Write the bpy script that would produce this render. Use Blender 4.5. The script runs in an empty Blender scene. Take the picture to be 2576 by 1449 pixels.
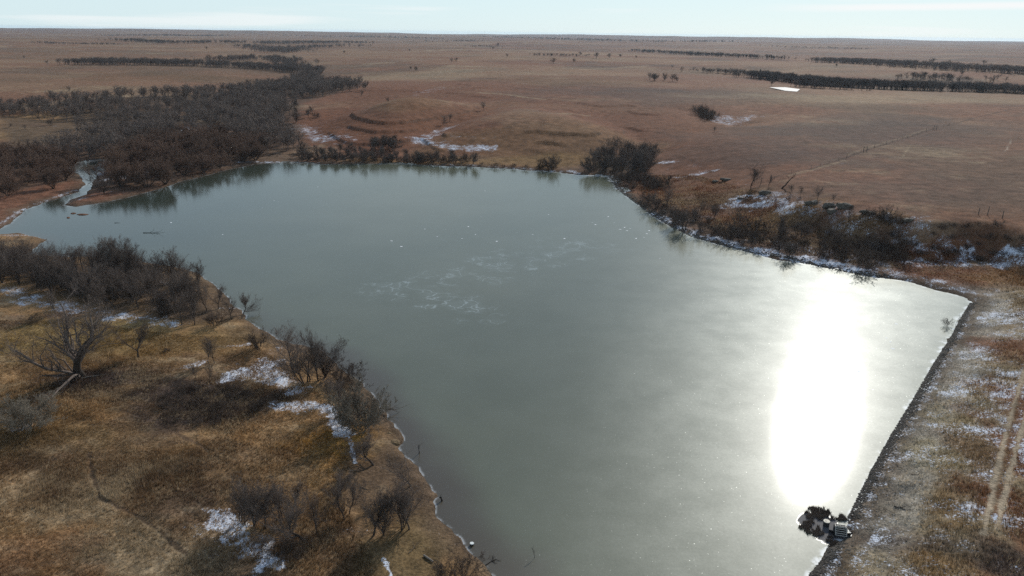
import bpy, math, random
import numpy as np
from mathutils import Vector, Matrix

sc = bpy.context.scene
COL = sc.collection
rad = math.radians
random.seed(7)

# ------------------------------------------------------------------ camera, world, sun, exposure
CAMZ = 60.0
PITCH, ROLL, HFOV = rad(18.6), rad(0.74), rad(68.0)
W2, H2 = 2576.0, 1449.0                       # size in which the photograph was measured
FPX = W2 * 0.5 / math.tan(HFOV / 2)
FW = np.array([0, math.cos(PITCH), -math.sin(PITCH)])
U0 = np.array([0, math.sin(PITCH), math.cos(PITCH)])
R0 = np.array([1.0, 0, 0])
RT = math.cos(ROLL) * R0 + math.sin(ROLL) * U0
UP = math.cos(ROLL) * U0 - math.sin(ROLL) * R0
cam = bpy.data.cameras.new('camera')
cam.sensor_fit = 'HORIZONTAL'
cam.angle = HFOV
cam.clip_start, cam.clip_end = 1.0, 60000.0
camo = bpy.data.objects.new('camera', cam)
COL.objects.link(camo)
m = Matrix.Identity(4)
for i, v in enumerate((RT, UP, -FW)):
    for j in range(3):
        m[j][i] = v[j]
m[2][3] = CAMZ
camo.matrix_world = m
sc.camera = camo

SUN_EL, SUN_AZ = rad(26.0), rad(24.3)
VEIL = (7.0, 8.7, 9.3)
world = bpy.data.worlds.new('World')
sc.world = world
world.use_nodes = True
nt = world.node_tree
N, L = nt.nodes, nt.links
bgn = N['Background']
sky = N.new('ShaderNodeTexSky')
sky.sky_type = 'NISHITA'
sky.sun_disc = False
sky.sun_elevation, sky.sun_rotation = SUN_EL, SUN_AZ
sky.altitude = 300
sky.air_density, sky.dust_density, sky.ozone_density = 1.0, 0.3, 4.0
# thin streaks of high cloud
tc = N.new('ShaderNodeTexCoord')
mp = N.new('ShaderNodeMapping')
mp.inputs['Scale'].default_value = (1.6, 1.6, 34.0)
mp.inputs['Rotation'].default_value = (0.0, rad(-2.2), 0.0)
L.new(tc.outputs['Generated'], mp.inputs['Vector'])
cn = N.new('ShaderNodeTexNoise')
cn.inputs['Scale'].default_value = 1.7
cn.inputs['Detail'].default_value = 5
cn.inputs['Roughness'].default_value = 0.5
L.new(mp.outputs[0], cn.inputs['Vector'])
cr = N.new('ShaderNodeMapRange')
cr.interpolation_type = 'SMOOTHSTEP'
cr.inputs['From Min'].default_value, cr.inputs['From Max'].default_value = 0.53, 0.70
cr.inputs['To Max'].default_value = 0.55
L.new(cn.outputs[0], cr.inputs['Value'])
# a thin pale veil, thicker towards the horizon
sx_ = N.new('ShaderNodeSeparateXYZ')
L.new(tc.outputs['Generated'], sx_.inputs[0])
vr = N.new('ShaderNodeMapRange')
vr.interpolation_type = 'SMOOTHSTEP'
for k_, v_ in zip(('From Min', 'From Max', 'To Min', 'To Max'), (0.0, 0.60, 0.86, 0.14)):
    vr.inputs[k_].default_value = v_
L.new(sx_.outputs['Z'], vr.inputs['Value'])
vm_ = N.new('ShaderNodeMix')
vm_.data_type = 'RGBA'
vm_.inputs['B'].default_value = (*VEIL, 1)
L.new(vr.outputs[0], vm_.inputs['Factor'])
L.new(sky.outputs[0], vm_.inputs['A'])
def wmath(op, a, b):
    z = N.new('ShaderNodeMath')
    z.operation = op
    for k, v in enumerate((a, b)):
        if isinstance(v, (int, float)):
            z.inputs[k].default_value = v
        else:
            L.new(v, z.inputs[k])
    return z.outputs[0]
def wrange(src, a, b, c, d):
    z = N.new('ShaderNodeMapRange')
    z.interpolation_type = 'SMOOTHSTEP'
    for k, v in zip(('From Min', 'From Max', 'To Min', 'To Max'), (a, b, c, d)):
        z.inputs[k].default_value = v
    L.new(src, z.inputs['Value'])
    return z.outputs[0]
# long bright streak of cirrus low in the right of the view
_zc = wmath('SUBTRACT', sx_.outputs['Z'], wmath('MULTIPLY', sx_.outputs['X'], 0.010))
_wob = wmath('MULTIPLY', wmath('SUBTRACT', cn.outputs[0], 0.5), 0.012)
_off = wmath('ABSOLUTE', wmath('ADD', wmath('SUBTRACT', _zc, 0.0275), _wob), 0)
_str = wmath('MULTIPLY', wrange(_off, 0.001, 0.0062, 1.0, 0.0), wrange(sx_.outputs['X'], 0.26, 0.42, 0.0, 0.95))
cmf = wmath('MAXIMUM', cr.outputs[0], _str)
cm = N.new('ShaderNodeMix')
cm.data_type = 'RGBA'
cm.inputs['B'].default_value = (9.4, 9.6, 9.6, 1)
L.new(cmf, cm.inputs['Factor'])
L.new(vm_.outputs['Result'], cm.inputs['A'])
L.new(cm.outputs['Result'], bgn.inputs['Color'])
bgn.inputs['Strength'].default_value = 0.10

sun = bpy.data.lights.new('sun', 'SUN')
sun.energy = 3.6
sun.angle = rad(0.53)
sun.color = (1.0, 0.955, 0.88)
suno = bpy.data.objects.new('sun', sun)
COL.objects.link(suno)
sdir = Vector((math.sin(SUN_AZ) * math.cos(SUN_EL), math.cos(SUN_AZ) * math.cos(SUN_EL), math.sin(SUN_EL)))
suno.rotation_euler = sdir.to_track_quat('Z', 'Y').to_euler()
suno.location = (0, 0, 200)

sc.view_settings.view_transform = 'Standard'
sc.view_settings.look = 'None'
sc.view_settings.gamma = 1.0
sc.view_settings.exposure = 0.0
cy = sc.cycles
cy.use_denoising = False
cy.max_bounces, cy.diffuse_bounces, cy.glossy_bounces = 6, 2, 2
cy.volume_bounces, cy.transparent_max_bounces = 0, 8
cy.sample_clamp_indirect = 2.0
cy.sample_clamp_direct = 8.0

# ------------------------------------------------------------------ helpers
def P(px, py, z=0.0):
    d = FW * FPX + RT * (px - W2 / 2) - UP * (py - H2 / 2)
    t = (z - CAMZ) / min(d[2], -1e-3)
    return np.array([d[0] * t, d[1] * t])

def proj_depth(p):
    return float(np.dot(np.array([p[0], p[1], p[2] - CAMZ]), FW))

def _hash(ix, iy, s):
    n = (ix.astype(np.int64) * 374761393 + iy.astype(np.int64) * 668265263 + s * 1274126177) & 0xffffffff
    n = ((n ^ (n >> 13)) * 1274126177) & 0xffffffff
    return ((n ^ (n >> 16)) & 0xffffff).astype(np.float64) / 0xffffff

def vn(x, y, s=0):
    ix, iy = np.floor(x), np.floor(y)
    fx, fy = x - ix, y - iy
    fx, fy = fx * fx * (3 - 2 * fx), fy * fy * (3 - 2 * fy)
    a, b = _hash(ix, iy, s), _hash(ix + 1, iy, s)
    c, d = _hash(ix, iy + 1, s), _hash(ix + 1, iy + 1, s)
    return (a + (b - a) * fx) * (1 - fy) + (c + (d - c) * fx) * fy

def fbm(x, y, scale, s=0, octv=4, rough=0.5):
    """value noise in -1..1"""
    t, amp, tot, f = 0, 1.0, 0, 1.0 / scale
    for k in range(octv):
        c_, s_ = math.cos(0.6 * k + 0.3), math.sin(0.6 * k + 0.3)
        t = t + amp * (vn((x * c_ - y * s_) * f + 17.3 * k, (x * s_ + y * c_) * f - 9.1 * k, s + k) * 2 - 1)
        tot += amp
        amp *= rough
        f *= 2.03
    return t / tot * 1.5

def ss(a, b, x):
    t = np.clip((x - a) / (b - a), 0, 1)
    return t * t * (3 - 2 * t)

def segdist(x, y, pts, vals=None):
    """distance to an open polyline, side (+1 left of travel), interpolated value"""
    best = np.full(x.shape, 1e18)
    side = np.ones(x.shape)
    val = np.zeros(x.shape)
    for k in range(len(pts) - 1):
        ax, ay = pts[k][0], pts[k][1]
        bx, by = pts[k + 1][0], pts[k + 1][1]
        dx, dy = bx - ax, by - ay
        l2 = dx * dx + dy * dy + 1e-9
        t = np.clip(((x - ax) * dx + (y - ay) * dy) / l2, 0, 1)
        ex, ey = x - ax - t * dx, y - ay - t * dy
        d = ex * ex + ey * ey
        m_ = d < best
        best = np.where(m_, d, best)
        cr_ = dx * (y - ay) - dy * (x - ax)
        side = np.where(m_, np.sign(cr_), side)
        if vals is not None:
            val = np.where(m_, vals[k] + (vals[k + 1] - vals[k]) * t, val)
    return np.sqrt(best), side, val

def inside(x, y, pts):
    r = np.zeros(x.shape, bool)
    n = len(pts)
    for k in range(n):
        ax, ay = pts[k][0], pts[k][1]
        bx, by = pts[(k + 1) % n][0], pts[(k + 1) % n][1]
        if abs(by - ay) < 1e-9:
            continue
        c = ((ay > y) != (by > y)) & (x < (bx - ax) * (y - ay) / (by - ay) + ax)
        r ^= c
    return r

# ------------------------------------------------------------------ the lie of the land
SHORE_PX = [(1290, 1600), (1240, 1449), (1225, 1425), (1205, 1412), (1160, 1370), (1130, 1330), (1100, 1285), (1098, 1262), (1108, 1250),
 (1090, 1230), (1065, 1195), (1050, 1170), (1030, 1145), (1010, 1128), (1012, 1108), (990, 1078), (975, 1060), (968, 1040),
 (950, 1015), (925, 985), (905, 960), (870, 940), (845, 915), (800, 885), (755, 868), (715, 855), (690, 845), (640, 820),
 (612, 795), (590, 772), (560, 735), (530, 712), (500, 690), (440, 672), (330, 656), (250, 648), (130, 646), (78, 642),
 (98, 616), (118, 603), (102, 596), (50, 588), (0, 591), (-120, 600), (-200, 590), (-110, 580), (0, 577), (30, 558), (60, 530), (100, 512),
 (160, 495), (200, 480), (213, 462), (204, 440), (196, 422), (206, 412), (222, 408), (255, 404), (262, 408), (238, 420), (240, 432), (236, 455), (230, 470),
 (213, 490), (180, 500), (164, 516), (190, 520), (280, 506), (330, 494), (400, 477), (450, 458), (500, 446), (560, 431),
 (600, 421), (650, 412), (720, 410), (800, 413), (900, 412), (1000, 413), (1100, 417), (1200, 420), (1300, 426), (1400, 433),
 (1460, 441), (1530, 446), (1542, 460), (1560, 480), (1600, 510), (1640, 540), (1690, 570), (1740, 595), (1800, 612),
 (1850, 625), (1900, 638), (1960, 655), (2020, 661), (2100, 676), (2160, 691), (2240, 701), (2320, 718), (2390, 738),
 (2432, 750), (2445, 762), (2420, 803), (2395, 852), (2350, 922), (2300, 1010), (2250, 1092), (2200, 1182), (2152, 1278),
 (2138, 1310), (2135, 1340), (2110, 1362), (2088, 1385), (2080, 1410), (2060, 1430), (2045, 1449), (1990, 1600)]
SHORE = [P(*p) for p in SHORE_PX]
SHO = np.array(SHORE)

def bed_line(px, b0, b1):
    n = len(px)
    vals = [b0 + (b1 - b0) * k / (n - 1) for k in range(n)]
    return [P(a, b, v) for (a, b), v in zip(px, vals)], vals

STREAMS = []    # polyline, bed heights, width of its valley
for px, b0, b1, w in (
    ([(255, 406), (300, 375), (420, 330), (520, 290), (640, 245), (720, 210), (790, 190), (745, 165), (660, 148), (680, 125), (760, 112)], 0.3, 7, 85),
    ([(0, 290), (160, 300), (300, 330)], 3, 1.5, 60),
    ([(1000, 412), (1030, 375), (1060, 350), (1120, 320), (1190, 295), (1262, 266)], 0.5, 9.5, 34),
    ([(760, 400), (765, 345), (790, 310), (860, 285), (900, 262)], 0.7, 8, 36),
    ([(1535, 446), (1580, 410), (1640, 385), (1700, 360), (1780, 330), (1850, 305), (1950, 290)], 0.4, 9, 40),
    ([(1580, 470), (1660, 462), (1720, 445), (1800, 428)], 1.2, 8, 22),
    ([(1640, 385), (1600, 340), (1540, 300), (1500, 275)], 3.0, 10, 34),
    ([(1740, 282), (1790, 300), (1840, 312), (1850, 318)], 8.0, 4.5, 22),
    ([(1060, 243), (1110, 222), (1140, 215)], 9, 10.0, 30),
    ([(1880, 192), (2000, 205), (2150, 215), (2350, 226), (2560, 236)], 5, 5, 130),
):
    p_, v_ = bed_line(px, b0, b1)
    STREAMS.append((p_, v_, w))
RIM_PX = [(1690, 446), (1760, 446), (1840, 452), (1900, 464), (1947, 471), (2020, 495), (2103, 507), (2167, 529), (2265, 541), (2310, 556), (2345, 563),
          (2411, 566), (2484, 570), (2576, 592), (2700, 630), (2900, 700)]
RIM = [P(a, b, 10.3 - 1.6 * max(0, min(1, (a - 2200) / 250))) for a, b in RIM_PX]
YNEAR = P(300, 645)[1]
YDAM = P(2445, 762)[1]
BLUFF_L = P(1640, 470)[0]

SPURS = []
for a, b, z_, rx, ry, up in ((975, 268, 15, 62, 60, 8.5), (1120, 258, 16, 55, 55, 6.0), (1290, 310, 15, 75, 70, 7.0), (1450, 310, 14, 70, 65, 5.5), (800, 190, 10, 90, 160, -3.0), (1700, 255, 12, 160, 110, 2.5), (2250, 330, 12, 90, 70, 1.5)):
    q = P(a, b, z_)
    SPURS.append((q[0], q[1], rx, ry, up))

def shore_d(x, y):
    d, _, _ = segdist(x, y, SHORE + [SHORE[0]])
    ins = inside(x, y, SHORE)
    return np.where(ins, -d, d)

def wobble(x, y, d):
    """irregular waterline"""
    return ss(30, 0, np.abs(d)) * (0.7 * fbm(x, y, 7.0, 3, 3) + 0.35 * fbm(x, y, 2.2, 5, 2) + 0.45 * ss(22, 30, x) * fbm(x, y, 3.3, 7, 3, .65))

def height(x, y, d=None, detail=True):
    x = np.asarray(x, float)
    y = np.asarray(y, float)
    r = np.hypot(x, y)
    if d is None:
        d = shore_d(x, y)
    dw = d + wobble(x, y, d)
    dl = np.maximum(dw, 0)
    far = np.clip((r - 700) / 4000, 0, 1)
    hp = 11 + 1.6 * fbm(x, y, 170, 11, 3) + far * 13 * fbm(x, y, 1300, 21, 3) - far * 3
    hp = hp + ss(6500, 10500, r) * (19 + 12 * fbm(x, y, 3200, 31, 3))
    for cx, cy_, rx, ry, up in SPURS:
        hp = hp + up * np.exp(-((x - cx) / rx) ** 2 - ((y - cy_) / ry) ** 2)
    floodp = ss(-60, -150, x) * ss(650, 450, y)
    wd = 88 + 160 * floodp
    h = 0.7 * (1 - np.exp(-dl / 1.6)) + (hp - 0.7) * (1 - np.exp(-(dl / wd) ** 1.6))
    for pts, vals, w in STREAMS:
        ds, _, bed = segdist(x, y, pts, vals)
        hs = bed + (hp - bed) * (1 - np.exp(-(ds / w) ** 1.5))
        k = 5.0 * np.exp(-(ds / 130) ** 2) + 0.01
        h = np.minimum(h, hs) - np.maximum(k - np.abs(h - hs), 0) ** 2 / (4 * k)
    # limestone ledges round the spurs
    led = ss(-170, -110, x) * ss(160, 90, x) * ss(270, 340, y) * ss(1000, 700, y)
    wob = 1.0 * fbm(x, y, 70, 41, 4, .6)
    brk = ss(-0.1, 0.35, fbm(x, y, 34, 43, 3))
    for lv in (3.6, 6.4, 9.4):
        t = h - lv - wob
        h = h + led * brk * (0.85 * ss(-0.05, 0.12, t) - 0.85 * ss(0.1, 2.4, t))
    # wooded bluff on the far right bank
    dr, sidr, _ = segdist(x, y, RIM)
    sr = dr * sidr
    hb = 0.6 * (1 - np.exp(-dl / 1.5)) + 1.6 * (1 - np.exp(-dl / 16)) + 8.1 * ss(-12.5, 0.6, sr + 1.3 * fbm(x, y, 13, 51, 3)) * ss(0, 6, dl)
    hb = hb + (hp - 11) * ss(0, 60, sr) + 0.9 * ss(40, 160, sr)
    hb = np.minimum(hb, np.where(sr > 60, h + 40, hb))
    bl = ss(BLUFF_L + 8, BLUFF_L + 60, x) * ss(YDAM - 4, YDAM + 14, y)
    st, _, bed = segdist(x, y, STREAMS[5][0], STREAMS[5][1])
    wgt = bl * np.clip(1 - ss(45, 200, sr), 0, 1)
    h = h * (1 - wgt) + hb * wgt
    # flat near left bank
    nl = ss(25, 15, x) * ss(YNEAR + 40, YNEAR + 10, y)
    hl = 0.55 * (1 - np.exp(-dl / 0.8)) + 2.1 * (1 - np.exp(-(dl / 38) ** 1.3)) + ss(2, 12, dl) * (0.55 * fbm(x, y, 22, 61, 3))
    h = h * (1 - nl) + hl * nl
    # earth dam on the right
    dm = ss(22, 30, x) * ss(YDAM + 16, YDAM - 3, y)
    hd = 0.5 * (1 - np.exp(-dl / 0.8)) + 3.0 * ss(0, 15, dl) - 3.3 * ss(26, 44, dl)
    h = h * (1 - dm) + hd * dm
    if detail:
        near = ss(700, 200, r) * ss(0.4, 3, dl)
        h = h + near * (0.13 * fbm(x, y, 1.7, 71, 3) + 0.10 * fbm(x, y, 5, 73, 2))
    # two mud islets by the left point
    for (ix, iy, rx, ry, hh) in ISLETS:
        h = np.where(((x - ix) / rx) ** 2 + ((y - iy) / ry) ** 2 < 4, np.maximum(h, -0.9 + (hh + 0.9) * np.exp(-(((x - ix) / rx) ** 2 + ((y - iy) / ry) ** 2))), h)
    und = -np.minimum(1.8, -np.minimum(dw, 0) * 0.22 + 0.06)
    return np.where(dw > 0, h, np.maximum(und, np.where(h > 0.02, h, und)) if len(ISLETS) else und)

ISLETS = []
for a, b, rx, ry in ((208, 540, 4.2, 2.2), (184, 537, 2.2, 1.3), (172, 548, 1.8, 1.0)):
    q = P(a, b)
    ISLETS.append((q[0], q[1], rx, ry, 0.35))

# ------------------------------------------------------------------ materials
def material(name):
    mt = bpy.data.materials.new(name)
    mt.use_nodes = True
    return mt, mt.node_tree.nodes, mt.node_tree.links, mt.node_tree.nodes['Principled BSDF']

def simple_mat(name, col, rough=0.85, var=0.35, scale=3.0, spec=0.2, col2=None, metal=0.0):
    mt, n, l, b = material(name)
    t = n.new('ShaderNodeTexCoord')
    z = n.new('ShaderNodeTexNoise')
    z.inputs['Scale'].default_value = scale
    z.inputs['Detail'].default_value = 4
    l.new(t.outputs['Object'], z.inputs['Vector'])
    mx = n.new('ShaderNodeMix')
    mx.data_type = 'RGBA'
    c2 = col2 or tuple(c * (1 - var) for c in col)
    mx.inputs['A'].default_value = (*c2, 1)
    mx.inputs['B'].default_value = (*[min(1, c * (1 + var)) for c in col], 1)
    l.new(z.outputs[0], mx.inputs['Factor'])
    l.new(mx.outputs['Result'], b.inputs['Base Color'])
    b.inputs['Roughness'].default_value = rough
    b.inputs['Specular IOR Level'].default_value = spec
    b.inputs['Metallic'].default_value = metal
    return mt

def tree_mat(name, col, var=0.3, nscale=1.3):
    """bark and twigs; the tint differs a little from tree to tree"""
    mt, n, l, b = material(name)
    oi = n.new('ShaderNodeObjectInfo')
    t = n.new('ShaderNodeTexCoord')
    z = n.new('ShaderNodeTexNoise')
    z.inputs['Scale'].default_value = nscale
    z.inputs['Detail'].default_value = 3
    l.new(t.outputs['Object'], z.inputs['Vector'])
    ad = n.new('ShaderNodeMath')
    ad.operation = 'ADD'
    l.new(oi.outputs['Random'], ad.inputs[0])
    l.new(z.outputs[0], ad.inputs[1])
    mr = n.new('ShaderNodeMapRange')
    mr.inputs['From Min'].default_value, mr.inputs['From Max'].default_value = 0.2, 1.4
    mr.inputs['To Min'].default_value, mr.inputs['To Max'].default_value = 1 - var, 1 + var
    l.new(ad.outputs[0], mr.inputs['Value'])
    vm = n.new('ShaderNodeVectorMath')
    vm.operation = 'SCALE'
    vm.inputs[0].default_value = col
    l.new(mr.outputs[0], vm.inputs['Scale'])
    l.new(vm.outputs[0], b.inputs['Base Color'])
    b.inputs['Roughness'].default_value = 0.9
    b.inputs['Specular IOR Level'].default_value = 0.15
    return mt

M_BARK = tree_mat('bark', (0.060, 0.046, 0.037))
M_TWIG = tree_mat('bare_twigs', (0.125, 0.098, 0.082))
M_PALE = tree_mat('pale_bark', (0.20, 0.17, 0.14))
M_WILLOW = tree_mat('willow_twigs', (0.150, 0.096, 0.070))
M_SHRUB = tree_mat('shrub_twigs', (0.085, 0.062, 0.048))
M_GREYSH = tree_mat('grey_shrub_twigs', (0.23, 0.195, 0.15))
M_FARTREE = tree_mat('far_twigs', (0.128, 0.100, 0.084), .55, .09)
M_CEDAR = tree_mat('cedar_needles', (0.030, 0.034, 0.022))
M_WOOD = simple_mat('driftwood', (0.15, 0.115, 0.085), scale=4)
M_DARKWOOD = simple_mat('wet_wood', (0.035, 0.028, 0.024), scale=4)
M_ROCK = simple_mat('limestone', (0.115, 0.098, 0.078), scale=1.4, var=0.6)
M_POST = simple_mat('weathered_post', (0.10, 0.085, 0.07), scale=6)
M_CONC = simple_mat('dark_concrete', (0.045, 0.043, 0.042), scale=3, var=0.45)
M_GALV = simple_mat('galvanised_steel', (0.50, 0.47, 0.41), rough=0.5, scale=5, var=0.15)
M_LID = simple_mat('pale_lid', (0.66, 0.60, 0.48), rough=0.6, scale=4, var=0.15)
M_WHITE = simple_mat('white_plastic', (0.78, 0.80, 0.76), rough=0.5, scale=6, var=0.1)
M_MUD = simple_mat('turf_mud', (0.17, 0.115, 0.06), scale=3, var=0.4)
M_REED = tree_mat('dead_reeds', (0.15, 0.115, 0.09))

def land_material():
    mt, n, l, b = material('land')
    at = n.new('ShaderNodeAttribute')
    at.attribute_name = 'col'
    sn = n.new('ShaderNodeAttribute')
    sn.attribute_name = 'snow'
    tc_ = n.new('ShaderNodeTexCoord')
    def noise(scale, detail, rough=0.55):
        z = n.new('ShaderNodeTexNoise')
        z.inputs['Scale'].default_value = scale
        z.inputs['Detail'].default_value = detail
        z.inputs['Roughness'].default_value = rough
        l.new(tc_.outputs['Object'], z.inputs['Vector'])
        return z
    def rng(src, a, b_, c, d, smooth=False):
        r_ = n.new('ShaderNodeMapRange')
        if smooth:
            r_.interpolation_type = 'SMOOTHSTEP'
        for k, v in zip(('From Min', 'From Max', 'To Min', 'To Max'), (a, b_, c, d)):
            r_.inputs[k].default_value = v
        l.new(src, r_.inputs['Value'])
        return r_
    fine, mid = noise(2.3, 6, 0.7), noise(0.22, 5, 0.6)
    mul = n.new('ShaderNodeMath')
    mul.operation = 'MULTIPLY'
    l.new(rng(fine.outputs[0], 0.30, 0.70, 0.45, 1.55).outputs[0], mul.inputs[0])
    l.new(rng(mid.outputs[0], 0.3, 0.7, 0.62, 1.38).outputs[0], mul.inputs[1])
    vm = n.new('ShaderNodeVectorMath')
    vm.operation = 'SCALE'
    l.new(at.outputs['Color'], vm.inputs[0])
    l.new(mul.outputs[0], vm.inputs['Scale'])
    # snow lying between the grass stems: ragged at two sizes
    s1, s2 = noise(3.3, 6, 0.75), noise(0.34, 4, 0.62)
    a1 = n.new('ShaderNodeMath')
    a1.operation = 'MULTIPLY_ADD'
    l.new(s2.outputs[0], a1.inputs[0])
    a1.inputs[1].default_value = 0.8
    s1c = rng(s1.outputs[0], 0.2, 0.8, 0.04, 0.96)
    l.new(s1c.outputs[0], a1.inputs[2])
    a2 = n.new('ShaderNodeMath')
    a2.operation = 'ADD'
    l.new(a1.outputs[0], a2.inputs[0])
    l.new(sn.outputs['Fac'], a2.inputs[1])
    sf = rng(a2.outputs[0], 1.45, 1.66, 0, 1, True)
    mx = n.new('ShaderNodeMix')
    mx.data_type = 'RGBA'
    l.new(sf.outputs[0], mx.inputs['Factor'])
    l.new(vm.outputs[0], mx.inputs['A'])
    mx.inputs['B'].default_value = (0.74, 0.78, 0.86, 1)
    l.new(mx.outputs['Result'], b.inputs['Base Color'])
    b.inputs['Roughness'].default_value = 0.95
    b.inputs['Specular IOR Level'].default_value = 0.05
    bp = n.new('ShaderNodeBump')
    bp.inputs['Strength'].default_value = 0.8
    bp.inputs['Distance'].default_value = 0.22
    l.new(fine.outputs[0], bp.inputs['Height'])
    l.new(bp.outputs[0], b.inputs['Normal'])
    return mt

def ice_material():
    mt, n, l, b = material('ice')
    def attr(nm):
        a = n.new('ShaderNodeAttribute')
        a.attribute_name = nm
        return a.outputs['Fac']
    tc_ = n.new('ShaderNodeTexCoord')
    def noise(scale, detail, rough=0.55, dist=0.0):
        z = n.new('ShaderNodeTexNoise')
        z.inputs['Scale'].default_value = scale
        z.inputs['Detail'].default_value = detail
        z.inputs['Roughness'].default_value = rough
        z.inputs['Distortion'].default_value = dist
        l.new(tc_.outputs['Object'], z.inputs['Vector'])
        return z.outputs[0]
    def rng(src, a, b_, c, d, smooth=True):
        r_ = n.new('ShaderNodeMapRange')
        if smooth:
            r_.interpolation_type = 'SMOOTHSTEP'
        for k, v in zip(('From Min', 'From Max', 'To Min', 'To Max'), (a, b_, c, d)):
            r_.inputs[k].default_value = v
        l.new(src, r_.inputs['Value'])
        return r_.outputs[0]
    def math_(op, a, b_):
        z = n.new('ShaderNodeMath')
        z.operation = op
        for k, v in enumerate((a, b_)):
            if isinstance(v, (int, float)):
                z.inputs[k].default_value = v
            else:
                l.new(v, z.inputs[k])
        return z.outputs[0]
    def mix(f, a, b_):
        z = n.new('ShaderNodeMix')
        z.data_type = 'RGBA'
        if isinstance(f, (int, float)):
            z.inputs['Factor'].default_value = f
        else:
            l.new(f, z.inputs['Factor'])
        for k, v in (('A', a), ('B', b_)):
            if isinstance(v, tuple):
                z.inputs[k].default_value = (*v, 1)
            else:
                l.new(v, z.inputs[k])
        return z.outputs['Result']
    ice = attr('ice')
    cloudy = noise(0.035, 4, 0.6)
    c = mix(rng(cloudy, 0.35, 0.65, 0, 1), ICE_A, ICE_B)
    c = mix(ice, WATER_C, c)
    c = mix(attr('shallow'), c, (0.075, 0.052, 0.034))
    # thin white veins of rafted ice
    v = n.new('ShaderNodeTexVoronoi')
    v.feature = 'DISTANCE_TO_EDGE'
    v.inputs['Scale'].default_value = 0.27
    wv = n.new('ShaderNodeTexNoise')
    wv.inputs['Scale'].default_value = 0.25
    wv.inputs['Detail'].default_value = 4
    l.new(tc_.outputs['Object'], wv.inputs['Vector'])
    wm = n.new('ShaderNodeVectorMath')
    wm.operation = 'MULTIPLY_ADD'
    l.new(wv.outputs['Color'], wm.inputs[0])
    wm.inputs[1].default_value = (7, 7, 0)
    l.new(tc_.outputs['Object'], wm.inputs[2])
    l.new(wm.outputs[0], v.inputs['Vector'])
    vein = rng(v.outputs['Distance'], 0.0, 0.065, 1.0, 0.0)
    patch = rng(noise(0.16, 4, 0.6), 0.42, 0.62, 0.0, 1.0)
    fr = math_('MULTIPLY', attr('frost'), math_('ADD', math_('MULTIPLY', vein, patch), math_('MULTIPLY', patch, 0.14)))
    c = mix(math_('MINIMUM', math_('MULTIPLY', fr, 0.85), 1.0), c, (0.33, 0.37, 0.35))
    # white rim where the ice meets the bank
    c = mix(attr('dull'), c, (.085, .08, .082))
    rim = math_('MULTIPLY', attr('rim'), rng(noise(0.45, 4, 0.6), 0.42, 0.56, 0.0, 1.0))
    c = mix(rim, c, (0.62, 0.63, 0.63))
    # crystals: a fine uneven surface that sparkles near the glint
    bp = n.new('ShaderNodeBump')
    bp.inputs['Distance'].default_value = 0.02
    l.new(math_('MULTIPLY', ice, ICE_BUMP), bp.inputs['Strength'])
    hh = math_('ADD', noise(5.0, 4, 0.8), math_('MULTIPLY', noise(0.35, 3, 0.6, 0.6), 1.2))
    l.new(hh, bp.inputs['Height'])
    df = n.new('ShaderNodeBsdfDiffuse')
    l.new(c, df.inputs['Color'])
    ro = mix(ice, (WATER_R,) * 3, (ICE_R,) * 3)
    ro = mix(attr('dull'), ro, (.75, .75, .75))
    g1 = n.new('ShaderNodeBsdfGlossy')
    g1.distribution = 'BECKMANN'
    l.new(ro, g1.inputs['Roughness'])
    l.new(bp.outputs[0], g1.inputs['Normal'])
    fz = n.new('ShaderNodeFresnel')
    fz.inputs['IOR'].default_value = 1.48
    fk = math_('MULTIPLY', fz.outputs[0], math_('SUBTRACT', 1.0, math_('MULTIPLY', ice, 0.12)))
    m1 = n.new('ShaderNodeMixShader')
    l.new(fk, m1.inputs['Fac'])
    l.new(df.outputs[0], m1.inputs[1])
    l.new(g1.outputs[0], m1.inputs[2])
    # frosted grains: a second, broader gloss in patches
    g = n.new('ShaderNodeBsdfGlossy')
    g.distribution = 'BECKMANN'
    g.inputs['Roughness'].default_value = ICE_R2
    g.inputs['Color'].default_value = (0.92, 0.97, 0.95, 1)
    b2 = n.new('ShaderNodeBump')
    b2.inputs['Distance'].default_value = 0.05
    b2.inputs['Strength'].default_value = 0.08
    l.new(noise(3.2, 3, 0.8), b2.inputs['Height'])
    l.new(b2.outputs[0], g.inputs['Normal'])
    pt = math_('MULTIPLY', rng(noise(0.11, 5, 0.68), 0.3, 0.7, 0.84, 1.16), math_('MULTIPLY', rng(noise(2.2, 4, 0.8), 0.3, 0.72, 0.88, 1.12), rng(noise(3.1, 2, 0.5), 0.70, 0.77, 1.0, 5.0)))
    ms = n.new('ShaderNodeMixShader')
    l.new(math_('MULTIPLY', math_('MULTIPLY', math_('MULTIPLY', ice, math_('SUBTRACT', 1.0, attr('dull'))), ICE_MIX), pt), ms.inputs['Fac'])
    l.new(m1.outputs[0], ms.inputs[1])
    l.new(g.outputs[0], ms.inputs[2])
    g3_ = n.new('ShaderNodeBsdfGlossy')
    g3_.distribution = 'BECKMANN'
    g3_.inputs['Roughness'].default_value = 0.268
    l.new(bp.outputs[0], g3_.inputs['Normal'])
    m3 = n.new('ShaderNodeMixShader')
    l.new(math_('MULTIPLY', math_('MULTIPLY', ice, math_('SUBTRACT', 1.0, attr('dull'))), 0.0062), m3.inputs['Fac'])
    l.new(ms.outputs[0], m3.inputs[1])
    l.new(g3_.outputs[0], m3.inputs[2])
    n.remove(b)
    l.new(m3.outputs[0], n['Material Output'].inputs['Surface'])
    return mt

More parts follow.
